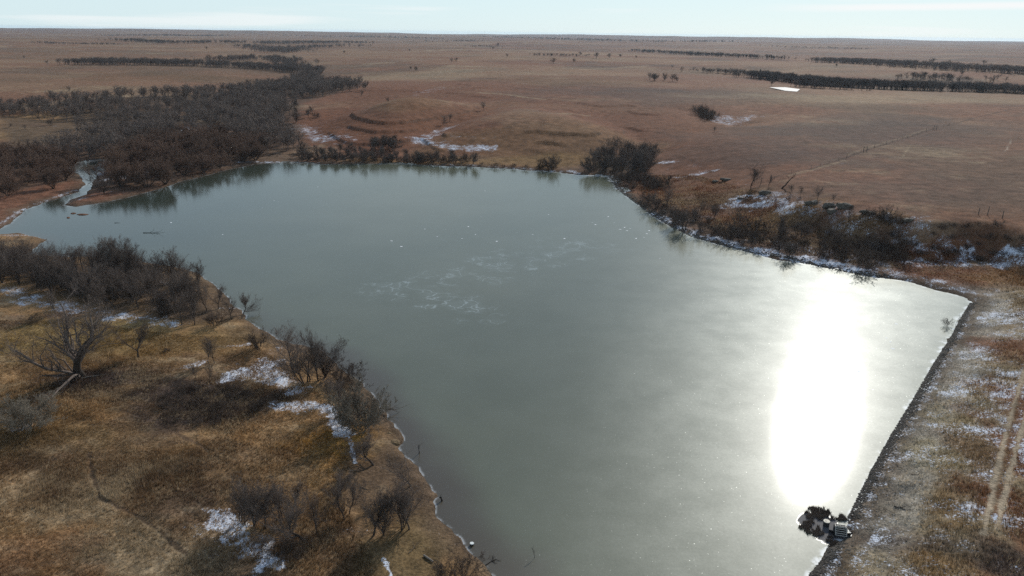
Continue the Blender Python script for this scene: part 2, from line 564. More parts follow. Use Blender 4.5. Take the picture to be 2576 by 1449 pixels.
ICE_A, ICE_B, WATER_C = (0.112, 0.116, 0.073), (0.127, 0.131, 0.085), (0.042, 0.052, 0.040)
ICE_R, WATER_R, ICE_R2, ICE_MIX, ICE_BUMP = 0.150, 0.13, 0.44, 0.031, 0.02

# ------------------------------------------------------------------ ground sheet (polar grid, finer near the middle)
def np_mesh(name, verts, faces, mat, k=None):
    """faces: (n,3) or (n,4) int array"""
    me = bpy.data.meshes.new(name)
    nv, nf, k = len(verts), len(faces), faces.shape[1]
    me.vertices.add(nv)
    me.vertices.foreach_set('co', np.ascontiguousarray(verts, np.float32).ravel())
    me.loops.add(nf * k)
    me.loops.foreach_set('vertex_index', np.ascontiguousarray(faces, np.int32).ravel())
    me.polygons.add(nf)
    me.polygons.foreach_set('loop_start', np.arange(0, nf * k, k, dtype=np.int32))
    me.polygons.foreach_set('loop_total', np.full(nf, k, np.int32))
    me.update(calc_edges=True)
    if mat:
        me.materials.append(mat)
    return me

def link(me, name, parent=None, **props):
    o = bpy.data.objects.new(name, me)
    COL.objects.link(o)
    if parent:
        o.parent = parent
    for k_, v_ in props.items():
        o[k_] = v_
    return o

def set_float(me, nm, arr):
    a = me.attributes.new(nm, 'FLOAT', 'POINT')
    a.data.foreach_set('value', np.ascontiguousarray(arr, np.float32))

th = np.concatenate([np.radians(np.linspace(-80, -41, 40, endpoint=False)), np.radians(np.linspace(-41, 41, 960)), np.radians(np.linspace(41, 80, 41)[1:])])
rr = np.concatenate([np.geomspace(12, 62, 40, endpoint=False), np.geomspace(62, 1000, 640, endpoint=False), np.geomspace(1000, 14500, 230)])
TT, RR = np.meshgrid(th, rr)
GX, GY = (RR * np.sin(TT)).ravel(), (RR * np.cos(TT)).ravel()
NT, NR = len(th), len(rr)
SD = shore_d(GX, GY)
GZ = height(GX, GY, SD)
ii, jj = np.meshgrid(np.arange(NR - 1), np.arange(NT - 1), indexing='ij')
q0 = (ii * NT + jj).ravel()
QUADS = np.stack([q0, q0 + 1, q0 + NT + 1, q0 + NT], 1)

LTH, LRR = th, rr
def gh(x, y):
    """height of the sheet between its grid points"""
    x, y = np.atleast_1d(np.asarray(x, float)), np.atleast_1d(np.asarray(y, float))
    r_, t_ = np.hypot(x, y), np.arctan2(x, y)
    i_ = np.clip(np.searchsorted(LRR, r_) - 1, 0, NR - 2)
    j_ = np.clip(np.searchsorted(LTH, t_) - 1, 0, NT - 2)
    u = np.clip((r_ - LRR[i_]) / (LRR[i_ + 1] - LRR[i_]), 0, 1)
    v = np.clip((t_ - LTH[j_]) / (LTH[j_ + 1] - LTH[j_]), 0, 1)
    k = i_ * NT + j_
    return (GZ[k] * (1 - v) + GZ[k + 1] * v) * (1 - u) + (GZ[k + NT] * (1 - v) + GZ[k + NT + 1] * v) * u

def hz(x, y):
    return float(gh(x, y)[0])

def G(px, py):
    """point of the land seen at (px, py) of the measured photograph"""
    z = 1.0
    for _ in range(14):
        p = P(px, py, z)
        z = 0.5 * z + 0.5 * max(0.0, hz(p[0], p[1]))
    p = P(px, py, z)
    return np.array([p[0], p[1], max(0.0, hz(p[0], p[1]))])

# snow: polylines (photo points), half width in metres, strength
SNOW = [
 ([(-60, 715), (0, 727), (60, 748), (120, 768), (200, 780), (290, 793), (350, 790), (420, 812)], 3.6, 0.72),
 ([(20, 745), (120, 775)], 5, 0.35), ([(270, 800), (300, 795)], 2.5, 0.7), ([(390, 815), (425, 818)], 2, 0.8), ([(565, 872), (622, 866)], 1.2, 0.7),
 ([(600, 948), (650, 925), (690, 915), (700, 955), (745, 978)], 3.2, 0.85), ([(690, 950), (745, 978)], 2.6, 0.95), ([(640, 905), (720, 870)], 2, 0.45),
 ([(705, 1018), (750, 1025), (800, 1025), (835, 1050), (868, 1085)], 2.2, 0.95), ([(868, 1085), (885, 1120), (893, 1165)], 0.5, 0.9),
 ([(548, 1300), (580, 1330), (625, 1355), (660, 1385), (690, 1415)], 2.1, 0.95), ([(470, 1325), (510, 1340), (560, 1370)], 1.8, 0.5),
 ([(530, 1390), (620, 1400)], 2.5, 0.45), ([(80, 958), (130, 945), (175, 930)], 3.5, 0.5), ([(0, 1078), (40, 1072), (62, 1068)], 1.5, 0.8),
 ([(0, 1055), (120, 1045)], 2, 0.35), ([(965, 1405), (975, 1425), (985, 1449)], 0.35, 1.0), ([(470, 925), (500, 912)], 2, 0.6), ([(490, 970), (530, 975)], 2, 0.45),
 ([(880, 1330), (910, 1345)], 1.5, 0.5), ([(840, 1395), (930, 1400)], 3, 0.3), ([(385, 755), (430, 730)], 1.5, 0.5), ([(405, 710), (425, 712)], 1, 0.9),
 ([(560, 775), (605, 778)], 1, 0.6), ([(200, 414), (250, 407)], 4, 0.9), ([(262, 452), (320, 442), (380, 432)], 6, 0.75), ([(240, 430), (262, 440)], 4, 0.6),
 ([(165, 512), (215, 497), (262, 484)], 3, 0.5), ([(475, 318), (495, 335), (505, 345)], 7, 0.8), ([(600, 408), (700, 408)], 1.5, 0.9),
 ([(760, 410), (860, 409), (960, 408), (1080, 413), (1200, 416)], 2, 0.55), ([(0, 593), (60, 592), (100, 597)], 2.2, 0.6), ([(-10, 570), (60, 525), (110, 508), (200, 478)], 1.2, 0.6),
 ([(290, 315), (330, 305)], 5, 0.5), ([(130, 317), (200, 322)], 3, 0.5), ([(60, 385), (130, 378)], 4, 0.4),
 # spurs beyond the lake
 ([(768, 322), (776, 337), (806, 347), (845, 352), (872, 347)], 9, 0.72), ([(790, 318), (835, 300), (860, 298)], 4, 0.4), ([(835, 320), (880, 326)], 4, 0.45),
 ([(1050, 352), (1075, 345), (1100, 332), (1125, 323)], 7, 0.6), ([(1055, 352), (1090, 362), (1130, 370), (1180, 374), (1235, 373)], 6, 0.68),
 ([(1130, 336), (1150, 345), (1200, 347), (1245, 346)], 2.5, 0.5), ([(1180, 305), (1220, 288), (1265, 270)], 3, 0.42), ([(1040, 240), (1080, 228), (1110, 219)], 9, 0.5), ([(970, 243), (1030, 240)], 12, 0.38),
 ([(1230, 418), (1330, 424), (1420, 432)], 1.6, 0.6), ([(1430, 430), (1460, 436)], 2, 0.8), ([(1660, 410), (1690, 407)], 3, 0.9), ([(1590, 360), (1640, 370)], 4, 0.4),
 ([(1800, 290), (1830, 300), (1835, 312), (1850, 305), (1880, 296)], 13, 0.6), ([(1885, 296), (1945, 292)], 8, 0.45), ([(1640, 395), (1730, 372), (1830, 345)], 4, 0.38), ([(1950, 312), (1980, 312)], 10, 0.4),
 ([(1700, 446), (1740, 440), (1800, 428)], 3.5, 0.72), ([(1690, 425), (1760, 415)], 5, 0.45),
 # bluff
 ([(1775, 452), (1830, 448), (1880, 455)], 5, 0.42), ([(1730, 468), (1800, 462), (1860, 470)], 5, 0.42), ([(1840, 510), (1890, 492), (1945, 490), (1960, 510), (1990, 520)], 5, 0.69), ([(1860, 515), (1935, 518)], 3, 0.85),
 ([(1980, 500), (2060, 520), (2120, 545), (2200, 565), (2290, 600)], 6, 0.55), ([(1745, 555), (1790, 540)], 4, 0.55), ([(2230, 555), (2320, 590)], 5, 0.56),
 ([(1640, 535), (1700, 568), (1760, 592), (1850, 615), (1950, 640), (2050, 655), (2180, 685)], 4.0, 0.86), ([(1900, 605), (2050, 635), (2200, 665)], 5, 0.60),
 ([(2210, 680), (2300, 695), (2380, 715), (2440, 735), (2500, 740)], 4.5, 0.62), ([(2300, 660), (2400, 662), (2500, 660), (2620, 668)], 4, 0.66), ([(2380, 680), (2480, 690), (2600, 700)], 3, 0.42),
 ([(2440, 600), (2450, 630), (2440, 645)], 2.5, 0.85), ([(2520, 620), (2600, 626)], 2.2, 1.0), ([(2330, 590), (2380, 630), (2420, 650)], 5, 0.58), ([(2530, 640), (2560, 655)], 3, 0.6),
 ([(2045, 430), (2125, 408)], 2.2, 0.42), ([(1980, 443), (2060, 428)], 1.8, 0.4), ([(1900, 418), (1960, 420)], 4, 0.42), ([(2130, 470), (2190, 480), (2250, 490)], 12, 0.30), ([(2450, 370), (2550, 400)], 25, 0.28), ([(2480, 340), (2576, 360)], 20, 0.26),
 # dam
 ([(2520, 790), (2450, 900), (2400, 1000), (2330, 1120), (2280, 1230)], 6, 0.42), ([(2440, 780), (2400, 870), (2300, 1040), (2200, 1220), (2165, 1300)], 1.6, 0.6),
 ([(2560, 770), (2480, 900), (2420, 1050)], 4, 0.42), ([(2150, 1322), (2230, 1335), (2330, 1345), (2420, 1370)], 1.6, 0.75), ([(2180, 1312), (2260, 1322)], 1.2, 0.5),
 ([(2300, 1180), (2360, 1220)], 3, 0.45), ([(2240, 1240), (2300, 1290), (2380, 1310)], 3, 0.42), ([(2330, 1400), (2400, 1449)], 2, 0.5), ([(2080, 1449), (2120, 1375)], 1.0, 0.6), ([(2170, 1430), (2260, 1400)], 1.2, 0.5),
 ([(2375, 1150), (2480, 1170)], 2, 0.4), ([(2395, 1180), (2440, 1210)], 2, 0.4),
]

def g3(px, py):
    q = G(px, py)
    return q[0], q[1]

def near_box(pts, w):
    a = np.array(pts)
    return (GX > a[:, 0].min() - w) & (GX < a[:, 0].max() + w) & (GY > a[:, 1].min() - w) & (GY < a[:, 1].max() + w)

snow = np.full(GX.shape, 0.22)
snow += 0.10 * fbm(GX, GY, 40, 101, 3)
dfar = ss(900, 300, np.hypot(GX, GY))
snow *= dfar
for px, w, s in SNOW:
    pts = [g3(*p) for p in px]
    mk = near_box(pts, w * 3)
    if not mk.any():
        continue
    d, _, _ = segdist(GX[mk], GY[mk], pts)
    d = d + w * 0.85 * fbm(GX[mk], GY[mk], max(1.5, w * .8), 103, 4, .6)
    snow[mk] = np.maximum(snow[mk], s * (.80 if s > .7 else .93) * ss(w * 1.9, w * 0.1, d))

snow = np.maximum(snow, (.48 + .20 * fbm(GX, GY, 6, 107, 3)) * ss(24, 30, GX) * ss(YDAM + 14, YDAM - 3, GY) * ss(26, 17, SD) * ss(1.6, 3.0, SD))
# colour of the grass and soil
def C3(*c):
    return np.array(c)
RED, STRAW, DARK, GOLD = C3(.188, .090, .055), C3(.35, .265, .165), C3(.070, .050, .042), C3(.228, .138, .066)
MUD, RUST, BROWN, GREY = C3(.105, .072, .048), C3(.165, .072, .036), C3(.135, .083, .045), C3(.110, .090, .070)

def lerp(a, b, t):
    return a + (b - a) * t[:, None]

RG = np.hypot(GX, GY)
col = np.tile(RED, (len(GX), 1))
col = lerp(col, C3(.125, .080, .053), ss(-0.2, 0.7, fbm(GX, GY, 90, 201, 5, .6)) * 0.8)
st = ss(0.05, 0.65, fbm(GX, GY, 55, 203, 6, 0.72)) * (0.35 + 0.65 * ss(-.3, .5, fbm(GX, GY, 420, 205, 3)))
col = lerp(col, STRAW, st * 0.62 * (1 - 0.35 * ss(100, 250, GX)))
col = lerp(col, DARK, ss(0.15, 0.7, fbm(GX, GY, 120, 207, 5, 0.65)) * 0.7)
_g = GZ.reshape(NR, NT)
_dr = np.gradient(_g, rr, axis=0)
_dt = np.gradient(_g, th, axis=1) / rr[:, None]
STEEP = np.hypot(_dr, _dt).ravel()
slope_z = ss(-170, -110, GX) * ss(170, 90, GX) * ss(270, 340, GY) * ss(900, 650, GY) * ss(1.5, 3, GZ) * ss(13.5, 9, GZ)
col = lerp(col, C3(.150, .062, .033), slope_z * .75)
top_z = ss(-170, -110, GX) * ss(170, 90, GX) * ss(270, 340, GY) * ss(900, 650, GY) * ss(12.5, 16, GZ)
col = lerp(col, C3(.215, .140, .078), top_z * .6)
# broad bands of lighter and darker grass across the plain
bnd = fbm(GX * .6, GY, 260, 271, 4, .6)
col = lerp(col, C3(.30, .205, .125), ss(.12, .6, bnd) * ss(350, 700, RG) * .38)
col = lerp(col, C3(.105, .066, .046), ss(-.12, -.6, bnd) * ss(350, 700, RG) * .6)
# far fields to the left are paler
pal = ss(-60, -420, GX) * ss(420, 700, GY)
col = lerp(col, C3(.27, .185, .115), pal * 0.28)

BLOB = [  # photo point, radius x, radius y (metres), colour, strength
 (1620, 235, 120, 60, DARK, .55), (2200, 330, 85, 40, DARK, .65), (2280, 300, 60, 30, DARK, .5), (2420, 250, 90, 40, STRAW, .35), (2050, 245, 80, 30, STRAW, .4), (2400, 470, 40, 20, DARK, .3), (1750, 330, 40, 25, RUST, .3), (1900, 370, 50, 20, DARK, .35), (2000, 400, 40, 14, DARK, .4),
 (1400, 200, 90, 60, BROWN, .4), (1100, 190, 120, 70, STRAW, .45), (500, 195, 120, 60, BROWN, .5), (1000, 290, 50, 25, RUST, .35), (1130, 275, 45, 20, RUST, .45), (1350, 350, 60, 30, C3(.2, .12, .06), .5), (1250, 405, 70, 8, C3(.24, .15, .06), .55),
 (100, 300, 60, 30, C3(.24, .15, .075), .8), (60, 340, 40, 30, C3(.24, .15, .075), .8),
 (1700, 480, 26, 10, RUST, .75), (1790, 505, 20, 8, BROWN, .6), (1880, 545, 16, 5, RUST, .7), (1960, 560, 18, 6, C3(.2, .12, .05), .6), (2130, 590, 16, 5, C3(.2, .12, .05), .5), (2350, 630, 10, 4, RUST, .8), (2450, 690, 14, 5, RUST, .9), (2540, 700, 12, 6, C3(.2, .11, .05), .8), (2500, 555, 20, 8, RUST, .5), (2350, 563, 10, 3, STRAW, .3),
 (480, 1010, 10, 7, DARK, .85), (600, 1020, 9, 6, DARK, .8), (420, 1060, 8, 4, DARK, .55), (60, 810, 10, 5, DARK, .6), (120, 790, 10, 4, RUST, .4), (250, 830, 18, 6, C3(.27, .185, .075), .8), (80, 860, 16, 7, C3(.27, .185, .075), .8), (420, 860, 16, 6, C3(.24, .15, .06), .7),
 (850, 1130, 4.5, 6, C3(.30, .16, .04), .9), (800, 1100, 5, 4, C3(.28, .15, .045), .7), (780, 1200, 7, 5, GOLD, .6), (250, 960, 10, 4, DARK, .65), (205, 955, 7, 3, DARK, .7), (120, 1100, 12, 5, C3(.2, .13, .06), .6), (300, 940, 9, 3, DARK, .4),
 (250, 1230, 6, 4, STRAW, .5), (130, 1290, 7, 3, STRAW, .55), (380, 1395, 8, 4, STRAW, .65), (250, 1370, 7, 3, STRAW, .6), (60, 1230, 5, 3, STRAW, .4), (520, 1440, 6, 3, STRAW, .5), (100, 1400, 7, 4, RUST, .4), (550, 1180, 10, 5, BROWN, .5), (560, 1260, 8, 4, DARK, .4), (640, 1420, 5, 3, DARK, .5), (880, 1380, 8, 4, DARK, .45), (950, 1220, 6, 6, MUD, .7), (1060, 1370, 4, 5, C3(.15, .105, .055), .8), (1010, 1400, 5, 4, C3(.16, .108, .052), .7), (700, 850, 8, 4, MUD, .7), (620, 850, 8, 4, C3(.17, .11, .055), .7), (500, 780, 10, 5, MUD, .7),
 (2560, 880, 5, 10, RUST, .9), (2525, 1000, 4, 8, RUST, .75), (2470, 1120, 4, 7, C3(.17, .10, .05), .7), (2590, 1150, 4, 12, RUST, .9), (2560, 1300, 4, 8, C3(.15, .07, .035), .9), (2380, 1060, 3, 6, C3(.24, .19, .10), .6), (2330, 1140, 3, 5, C3(.24, .19, .10), .6), (2440, 1000, 4, 6, C3(.28, .22, .13), .5), (2400, 1280, 3, 3, C3(.2, .12, .05), .7), (2250, 1365, 4, 2, DARK, .7), (2370, 1370, 3, 1.6, DARK, .7), (2350, 1420, 4, 2.5, C3(.2, .12, .05), .7), (2500, 1400, 4, 3, GREY, .7), (2550, 1430, 3, 2, DARK, .8), (2180, 1430, 4, 3, C3(.21, .15, .07), .6),
]
landm = SD > -3
nl_zone = ss(25, 15, GX) * ss(YNEAR + 40, YNEAR + 10, GY)
nc = np.tile(GOLD, (len(GX), 1))
nc = lerp(nc, BROWN, ss(-0.3, 0.6, fbm(GX, GY, 14, 211, 4)))
nc = lerp(nc, STRAW, ss(0.15, 0.8, fbm(GX * 1.0, GY * 1.6, 6, 213, 5, 0.65)) * 0.55)
nc = lerp(nc, DARK, ss(0.3, 0.8, fbm(GX, GY, 10, 215, 4)) * 0.3) * 1.32
col = lerp(col, nc, nl_zone)
dm_zone = ss(22, 30, GX) * ss(YDAM + 16, YDAM - 3, GY)
dc = np.tile(C3(.26, .20, .125), (len(GX), 1))
dc = lerp(dc, C3(.18, .125, .072), ss(-0.2, 0.6, fbm(GX, GY, 4, 221, 4)))
dc = lerp(dc, STRAW, ss(0.2, 0.8, fbm(GX * 0.6, GY * 1.5, 3, 223, 4)) * 0.6)
dc = lerp(dc, C3(.34, .305, .25), ss(9.5, 6.0, SD + 1.5 * fbm(GX, GY, 5, 225, 3)) * .75)
dc = lerp(dc, C3(.17, .075, .038), ss(12, 16, SD) * ss(-.15, .35, fbm(GX, GY, 5, 227, 4)) * .75)
col = lerp(col, dc, dm_zone)
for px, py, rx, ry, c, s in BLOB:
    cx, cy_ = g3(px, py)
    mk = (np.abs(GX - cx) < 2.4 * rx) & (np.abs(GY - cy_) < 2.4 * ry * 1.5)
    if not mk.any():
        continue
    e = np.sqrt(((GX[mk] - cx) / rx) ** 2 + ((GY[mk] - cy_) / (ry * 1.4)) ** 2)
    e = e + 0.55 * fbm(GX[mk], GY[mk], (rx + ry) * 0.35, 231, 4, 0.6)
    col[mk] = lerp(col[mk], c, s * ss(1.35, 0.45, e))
# leaf litter under the woods and thickets
for poly in ([(0, 290), (130, 305), (240, 250), (450, 240), (640, 225), (800, 190), (900, 220), (760, 260), (760, 408), (560, 430), (330, 490), (260, 480), (210, 450), (0, 490)],
             [(0, 660), (330, 690), (480, 710), (590, 800), (420, 805), (200, 770), (0, 735)],
             [(1480, 440), (1500, 400), (1600, 380), (1640, 420), (1600, 440)],
             [(1600, 510), (1680, 520), (1800, 560), (2000, 560), (2250, 600), (2280, 690), (2100, 670), (1850, 620), (1700, 570)]):
    pw = [g3(*p) for p in poly]
    mk = near_box(pw, 20)
    d, _, _ = segdist(GX[mk], GY[mk], pw + [pw[0]])
    d = np.where(inside(GX[mk], GY[mk], pw), -d, d)
    wgt = ss(4, -6, d + 4 * fbm(GX[mk], GY[mk], 12, 241, 3))
    col[mk] = lerp(col[mk], C3(.095, .068, .048), wgt * 0.7)
# bare limestone where a ledge breaks the slope
col = lerp(col, C3(.085, .072, .058), 0.4 * ss(.45, .85, STEEP) * ss(280, 330, RG) * ss(1500, 900, RG))
# trodden mud along the water
mudw = ss(5.5, 0.5, SD + 1.5 * fbm(GX, GY, 5, 251, 3)) * landm
col = lerp(col, MUD, mudw * 0.8)
col = lerp(col, C3(.07, .05, .035), ss(0.9, 0.1, SD) * landm * 0.6)
# paths and tracks
TRK = np.zeros(len(GX))
TRACK = [([(2600, 870), (2570, 960), (2540, 1060), (2512, 1170), (2492, 1270), (2476, 1345)], .38, C3(.38, .305, .215), .9),
         ([(2612, 940), (2585, 1040), (2556, 1130), (2530, 1235), (2508, 1330)], .38, C3(.38, .305, .215), .9),
         ([(2560, 1005), (2500, 1290)], .35, C3(.12, .075, .04), .4),
         ([(225, 1140), (232, 1190), (252, 1250), (330, 1290), (400, 1335), (470, 1395)], .3, C3(.055, .036, .024), .8),
         ([(300, 1028), (360, 1048), (440, 1088), (520, 1130)], .25, C3(.06, .04, .03), .6),
         ([(40, 1230), (120, 1240), (200, 1230)], .25, C3(.07, .045, .03), .5),
         ([(890, 1040), (870, 1005), (830, 985)], .3, C3(.06, .04, .03), .5),
         ([(2310, 1440), (2200, 1395), (2330, 1345)], .3, C3(.3, .25, .18), .3),
         ([(1940, 448), (2040, 425), (2130, 396), (2230, 362), (2330, 330), (2440, 300), (2560, 272)], .6, C3(.07, .042, .03), .8),
         ([(1985, 442), (2040, 428), (2125, 404)], 1.0, STRAW, .35), ([(2130, 390), (2230, 357), (2330, 325)], .8, STRAW, .25),
         ([(2270, 395), (2290, 365)], .3, STRAW, .4), ([(2530, 380), (2545, 350)], .3, C3(.4, .33, .25), .6),
         ([(1200, 232), (1290, 240), (1370, 250)], 2.5, STRAW, .5), ([(1460, 175), (1560, 170), (1640, 165)], 4, STRAW, .6), ([(1400, 285), (1480, 290)], 3, STRAW, .4)]
for px, w, c, s in TRACK:
    pts = [g3(*p) for p in px]
    mk = near_box(pts, w * 3)
    d, _, _ = segdist(GX[mk], GY[mk], pts)
    tw = s * ss(w * 1.35, w * 0.5, d + w * 0.8 * fbm(GX[mk], GY[mk], 2 * w + .6, 261, 3))
    col[mk] = lerp(col[mk], c, tw)
    TRK[mk] = np.maximum(TRK[mk], tw)
    if c is STRAW:
        continue
    snow[mk] *= 1 - 0.6 * tw

LAND = land_material()
me = np_mesh('terrain', np.stack([GX, GY, GZ], 1), QUADS, LAND)
a_ = me.attributes.new('col', 'FLOAT_COLOR', 'POINT')
a_.data.foreach_set('color', np.concatenate([np.clip(col, 0.01, .9), np.ones((len(GX), 1))], 1).astype(np.float32).ravel())
set_float(me, 'snow', snow)
me.polygons.foreach_set('use_smooth', np.ones(len(QUADS), bool))
link(me, 'ground', kind='structure')
_step = 3

def land_colour(x, y):
    """colour of the ground at world points, looked up from the grid"""
    r_, t_ = np.hypot(x, y), np.arctan2(x, y)
    i_ = np.clip(np.searchsorted(rr, r_), 0, NR - 1)
    j_ = np.clip(np.searchsorted(th, t_), 0, NT - 1)
    k_ = i_ * NT + j_
    return col[k_], snow[k_], SD[k_], TRK[k_]

# ------------------------------------------------------------------ frozen lake
lm = (SD < 4.0)
fm = lm[QUADS].any(1) & (RG[QUADS[:, 0]] < 700)
used = np.unique(QUADS[fm])
remap = np.full(len(GX), -1)
remap[used] = np.arange(len(used))
ix, iy, isd = GX[used], GY[used], SD[used]
me = np_mesh('ice', np.stack([ix, iy, np.zeros(len(ix))], 1), remap[QUADS[fm]], None)
wl = [P(*p) for p in ((120, 640), (330, 600), (420, 540), (500, 500), (560, 450), (700, 400))]
dwl, swl, _ = segdist(ix, iy, wl)
icef = ss(-26, 85, -dwl * swl + 7 * fbm(ix, iy, 30, 301, 3))
me.materials.append(ice_material())
set_float(me, 'ice', icef)
frost = np.zeros(len(ix))
for px, w, s in (([(965, 725), (1000, 705), (1060, 715), (1110, 735), (1150, 762), (1200, 782)], 5.5, 1.0), ([(1000, 745), (1060, 768), (1120, 770), (1200, 788)], 3, .8),
                 ([(1090, 700), (1180, 672), (1260, 645), (1310, 650)], 5, .55), ([(1180, 660), (1240, 642), (1320, 641)], 2.5, .75), ([(1250, 690), (1330, 660), (1400, 640), (1440, 622)], 7, .7), ([(1330, 680), (1400, 660), (1480, 645)], 4, .6), ([(1490, 605), (1560, 632)], 4, .35), ([(1370, 605), (1360, 625)], 3, .3),
                 ([(1760, 620), (1820, 628), (1870, 632)], .8, 1.6), ([(2080, 690), (2180, 712)], 3, .8)):
    pts = [P(*p) for p in px]
    d, _, _ = segdist(ix, iy, pts)
    frost = np.maximum(frost, s * ss(w * 1.6, w * 0.3, d + w * .5 * fbm(ix, iy, w * 1.5, 311, 3)))
set_float(me, 'frost', frost)
rimw = np.where((ix > 5) | (iy > 230), 0.34, 0.13) * (1 + iy / 500)
isdw = isd + wobble(ix, iy, isd)
set_float(me, 'rim', ss(rimw * 2.2, rimw * 0.4, -isdw) * np.where(ix < 10, np.where((iy > 180) & (ix < -40), .35, np.where(iy < 240, .62, 1.0)), 1.0))
shl = ss(9, 0.0, -isd + 2 * fbm(ix, iy, 8, 321, 2)) * ss(30, 10, ix) * ss(YNEAR - 10, YNEAR - 80, iy)
shl = np.maximum(shl, .55 * ss(6, 0, -isd) * (1 - icef))
set_float(me, 'shallow', shl * 0.75)
pq = [P(2062, 1318), P(2100, 1352)]
dp_, _, _ = segdist(ix, iy, pq)
set_float(me, 'dull', ss(2.35, 2.15, dp_ + .5 * fbm(ix, iy, 2, 331, 2)))
link(me, 'lake_ice', kind='structure')

# ------------------------------------------------------------------ trees: bare branches grown segment by segment
def unit(v):
    return v / (np.linalg.norm(v) + 1e-9)

def tilt(rng, d, ang):
    """direction at the angle ang from d, random bearing"""
    a = np.array([rng.gauss(0, 1) for _ in range(3)])
    p_ = unit(np.cross(d, a))
    return unit(d * math.cos(ang) + p_ * math.sin(ang))

def grow(seed, H=10.0, stems=1, stem_ang=0.1, limbs=9, clear=0.28, limb_ang=0.9, limb_len=0.5, nb=6, nt=5, nw=4, r=0.17,
         crook=0.16, trop=0.08, twig_w=0.018, trunk_len=0.85, droop=0.0, lean=(0, 0)):
    rng = random.Random(seed)
    segs = []
    def branch(p, d, Ln, r0, lev):
        n = (7, 5, 4, 3, 2)[lev]
        rr_ = r0
        for k in range(n):
            jit = np.array([rng.gauss(0, 1) for _ in range(3)]) * crook * (1, 1.3, 1.4, 1.2, 1)[lev]
            up = trop * (0.6, 1.0, 1.2, 1.0, .6)[lev] - (droop if lev >= 2 else 0)
            d = unit(d + jit + np.array([0, 0, up]))
            q = p + d * Ln / n
            r1 = r0 * (1 - 0.82 * (k + 1) / n)
            segs.append((p, q, rr_, max(r1, twig_w * .3), lev))
            f = (k + 1) / n
            p, rr_ = q, r1
            if lev == 0:
                if f < clear:
                    continue
                m_ = limbs / (n * (1 - clear))
                m_ = int(m_) + (rng.random() < m_ % 1)
                for _ in range(m_):
                    branch(p - d * Ln / n * rng.random(), tilt(rng, d, limb_ang * rng.uniform(.7, 1.2)), H * limb_len * (1.15 - 0.6 * f) * rng.uniform(.7, 1.15), max(r1, r0 * .25) * rng.uniform(.45, .75), 1)
            elif lev < 4:
                cnt = (nb, nt, nw)[lev - 1]
                m_ = cnt / n
                m_ = int(m_) + (rng.random() < m_ % 1)
                for _ in range(m_):
                    branch(p - d * Ln / n * rng.random(), tilt(rng, d, rng.uniform(.45, .95)), Ln * rng.uniform(.34, .62) * (1.1 - .4 * f), r1 * .6 + twig_w * .4, lev + 1)
    for s in range(stems):
        d = unit(np.array([lean[0], lean[1], 1.0]))
        if stems > 1:
            az = 2 * math.pi * (s + rng.random() * .6) / stems
            an = stem_ang * rng.uniform(.4, 1.2)
            d = unit(np.array([math.sin(an) * math.cos(az), math.sin(an) * math.sin(az), math.cos(an)]) + np.array([lean[0], lean[1], 0]))
        branch(np.array([rng.gauss(0, .12) * (stems > 1), rng.gauss(0, .12) * (stems > 1), -0.3]), d, H * trunk_len * (1 if stems == 1 else rng.uniform(.7, 1.1)), r * (1 if stems == 1 else .55), 0)
    return segs

def segs_mesh(name, segs, mat, twig_w=0.018, ribbon_from=3):
    """tubes for thick wood, slender three-sided spikes for twigs"""
    V, Fq, Ft = [], [], []
    nv = 0
    groups = {}
    for s in segs:
        sides = (7, 5, 4, 3, 3)[s[4]]
        groups.setdefault((sides, s[4] >= ribbon_from), []).append(s)
    for (sides, spike), lst in groups.items():
        p = np.array([s[0] for s in lst])
        q = np.array([s[1] for s in lst])
        r0 = np.array([s[2] for s in lst])
        r1 = np.array([s[3] for s in lst])
        lv = np.array([s[4] for s in lst])
        if spike:
            r0 = np.maximum(r0 * 0 + twig_w * np.where(lv == 3, .62, .5), twig_w * .4)
            r1 = r0 * .6
        d = q - p
        d /= np.linalg.norm(d, axis=1)[:, None] + 1e-9
        ref = np.where(np.abs(d[:, 2:3]) > .9, np.array([[1., 0, 0]]), np.array([[0, 0, 1.]]))
        u = np.cross(d, ref)
        u /= np.linalg.norm(u, axis=1)[:, None] + 1e-9
        w = np.cross(d, u)
        n = len(lst)
        ring0, ring1 = [], []
        for k in range(sides):
            a = 2 * math.pi * k / sides
            o = u * math.cos(a) + w * math.sin(a)
            ring0.append(p + o * r0[:, None])
            ring1.append(q + o * r1[:, None])
        blk = np.stack(ring0 + ring1, 1).reshape(-1, 3)
        base = nv + np.arange(n)[:, None] * (2 * sides)
        for k in range(sides):
            k2 = (k + 1) % sides
            Fq.append(np.concatenate([base + k, base + k2, base + sides + k2, base + sides + k], 1))
        V.append(blk)
        nv += len(blk)
    return np_mesh(name, np.concatenate(V), np.concatenate(Fq), mat)

class Kind:
    def __init__(self, name, cat, trunk, crown, H):
        self.name, self.cat, self.trunk, self.crown, self.H = name, cat, trunk, crown, H

def make_kind(name, cat, seed, bark, twig, tw=0.018, split=True, **kw):
    segs = grow(seed, twig_w=tw, **kw)
    top = max(s[1][2] for s in segs)
    if split:
        t_ = segs_mesh(name + '_trunk', [s for s in segs if s[4] == 0], bark, tw)
        c_ = segs_mesh(name + '_crown', [s for s in segs if s[4] > 0], twig, tw)
    else:
        t_, c_ = None, segs_mesh(name, segs, twig, tw)
    return Kind(name, cat, t_, c_, top)

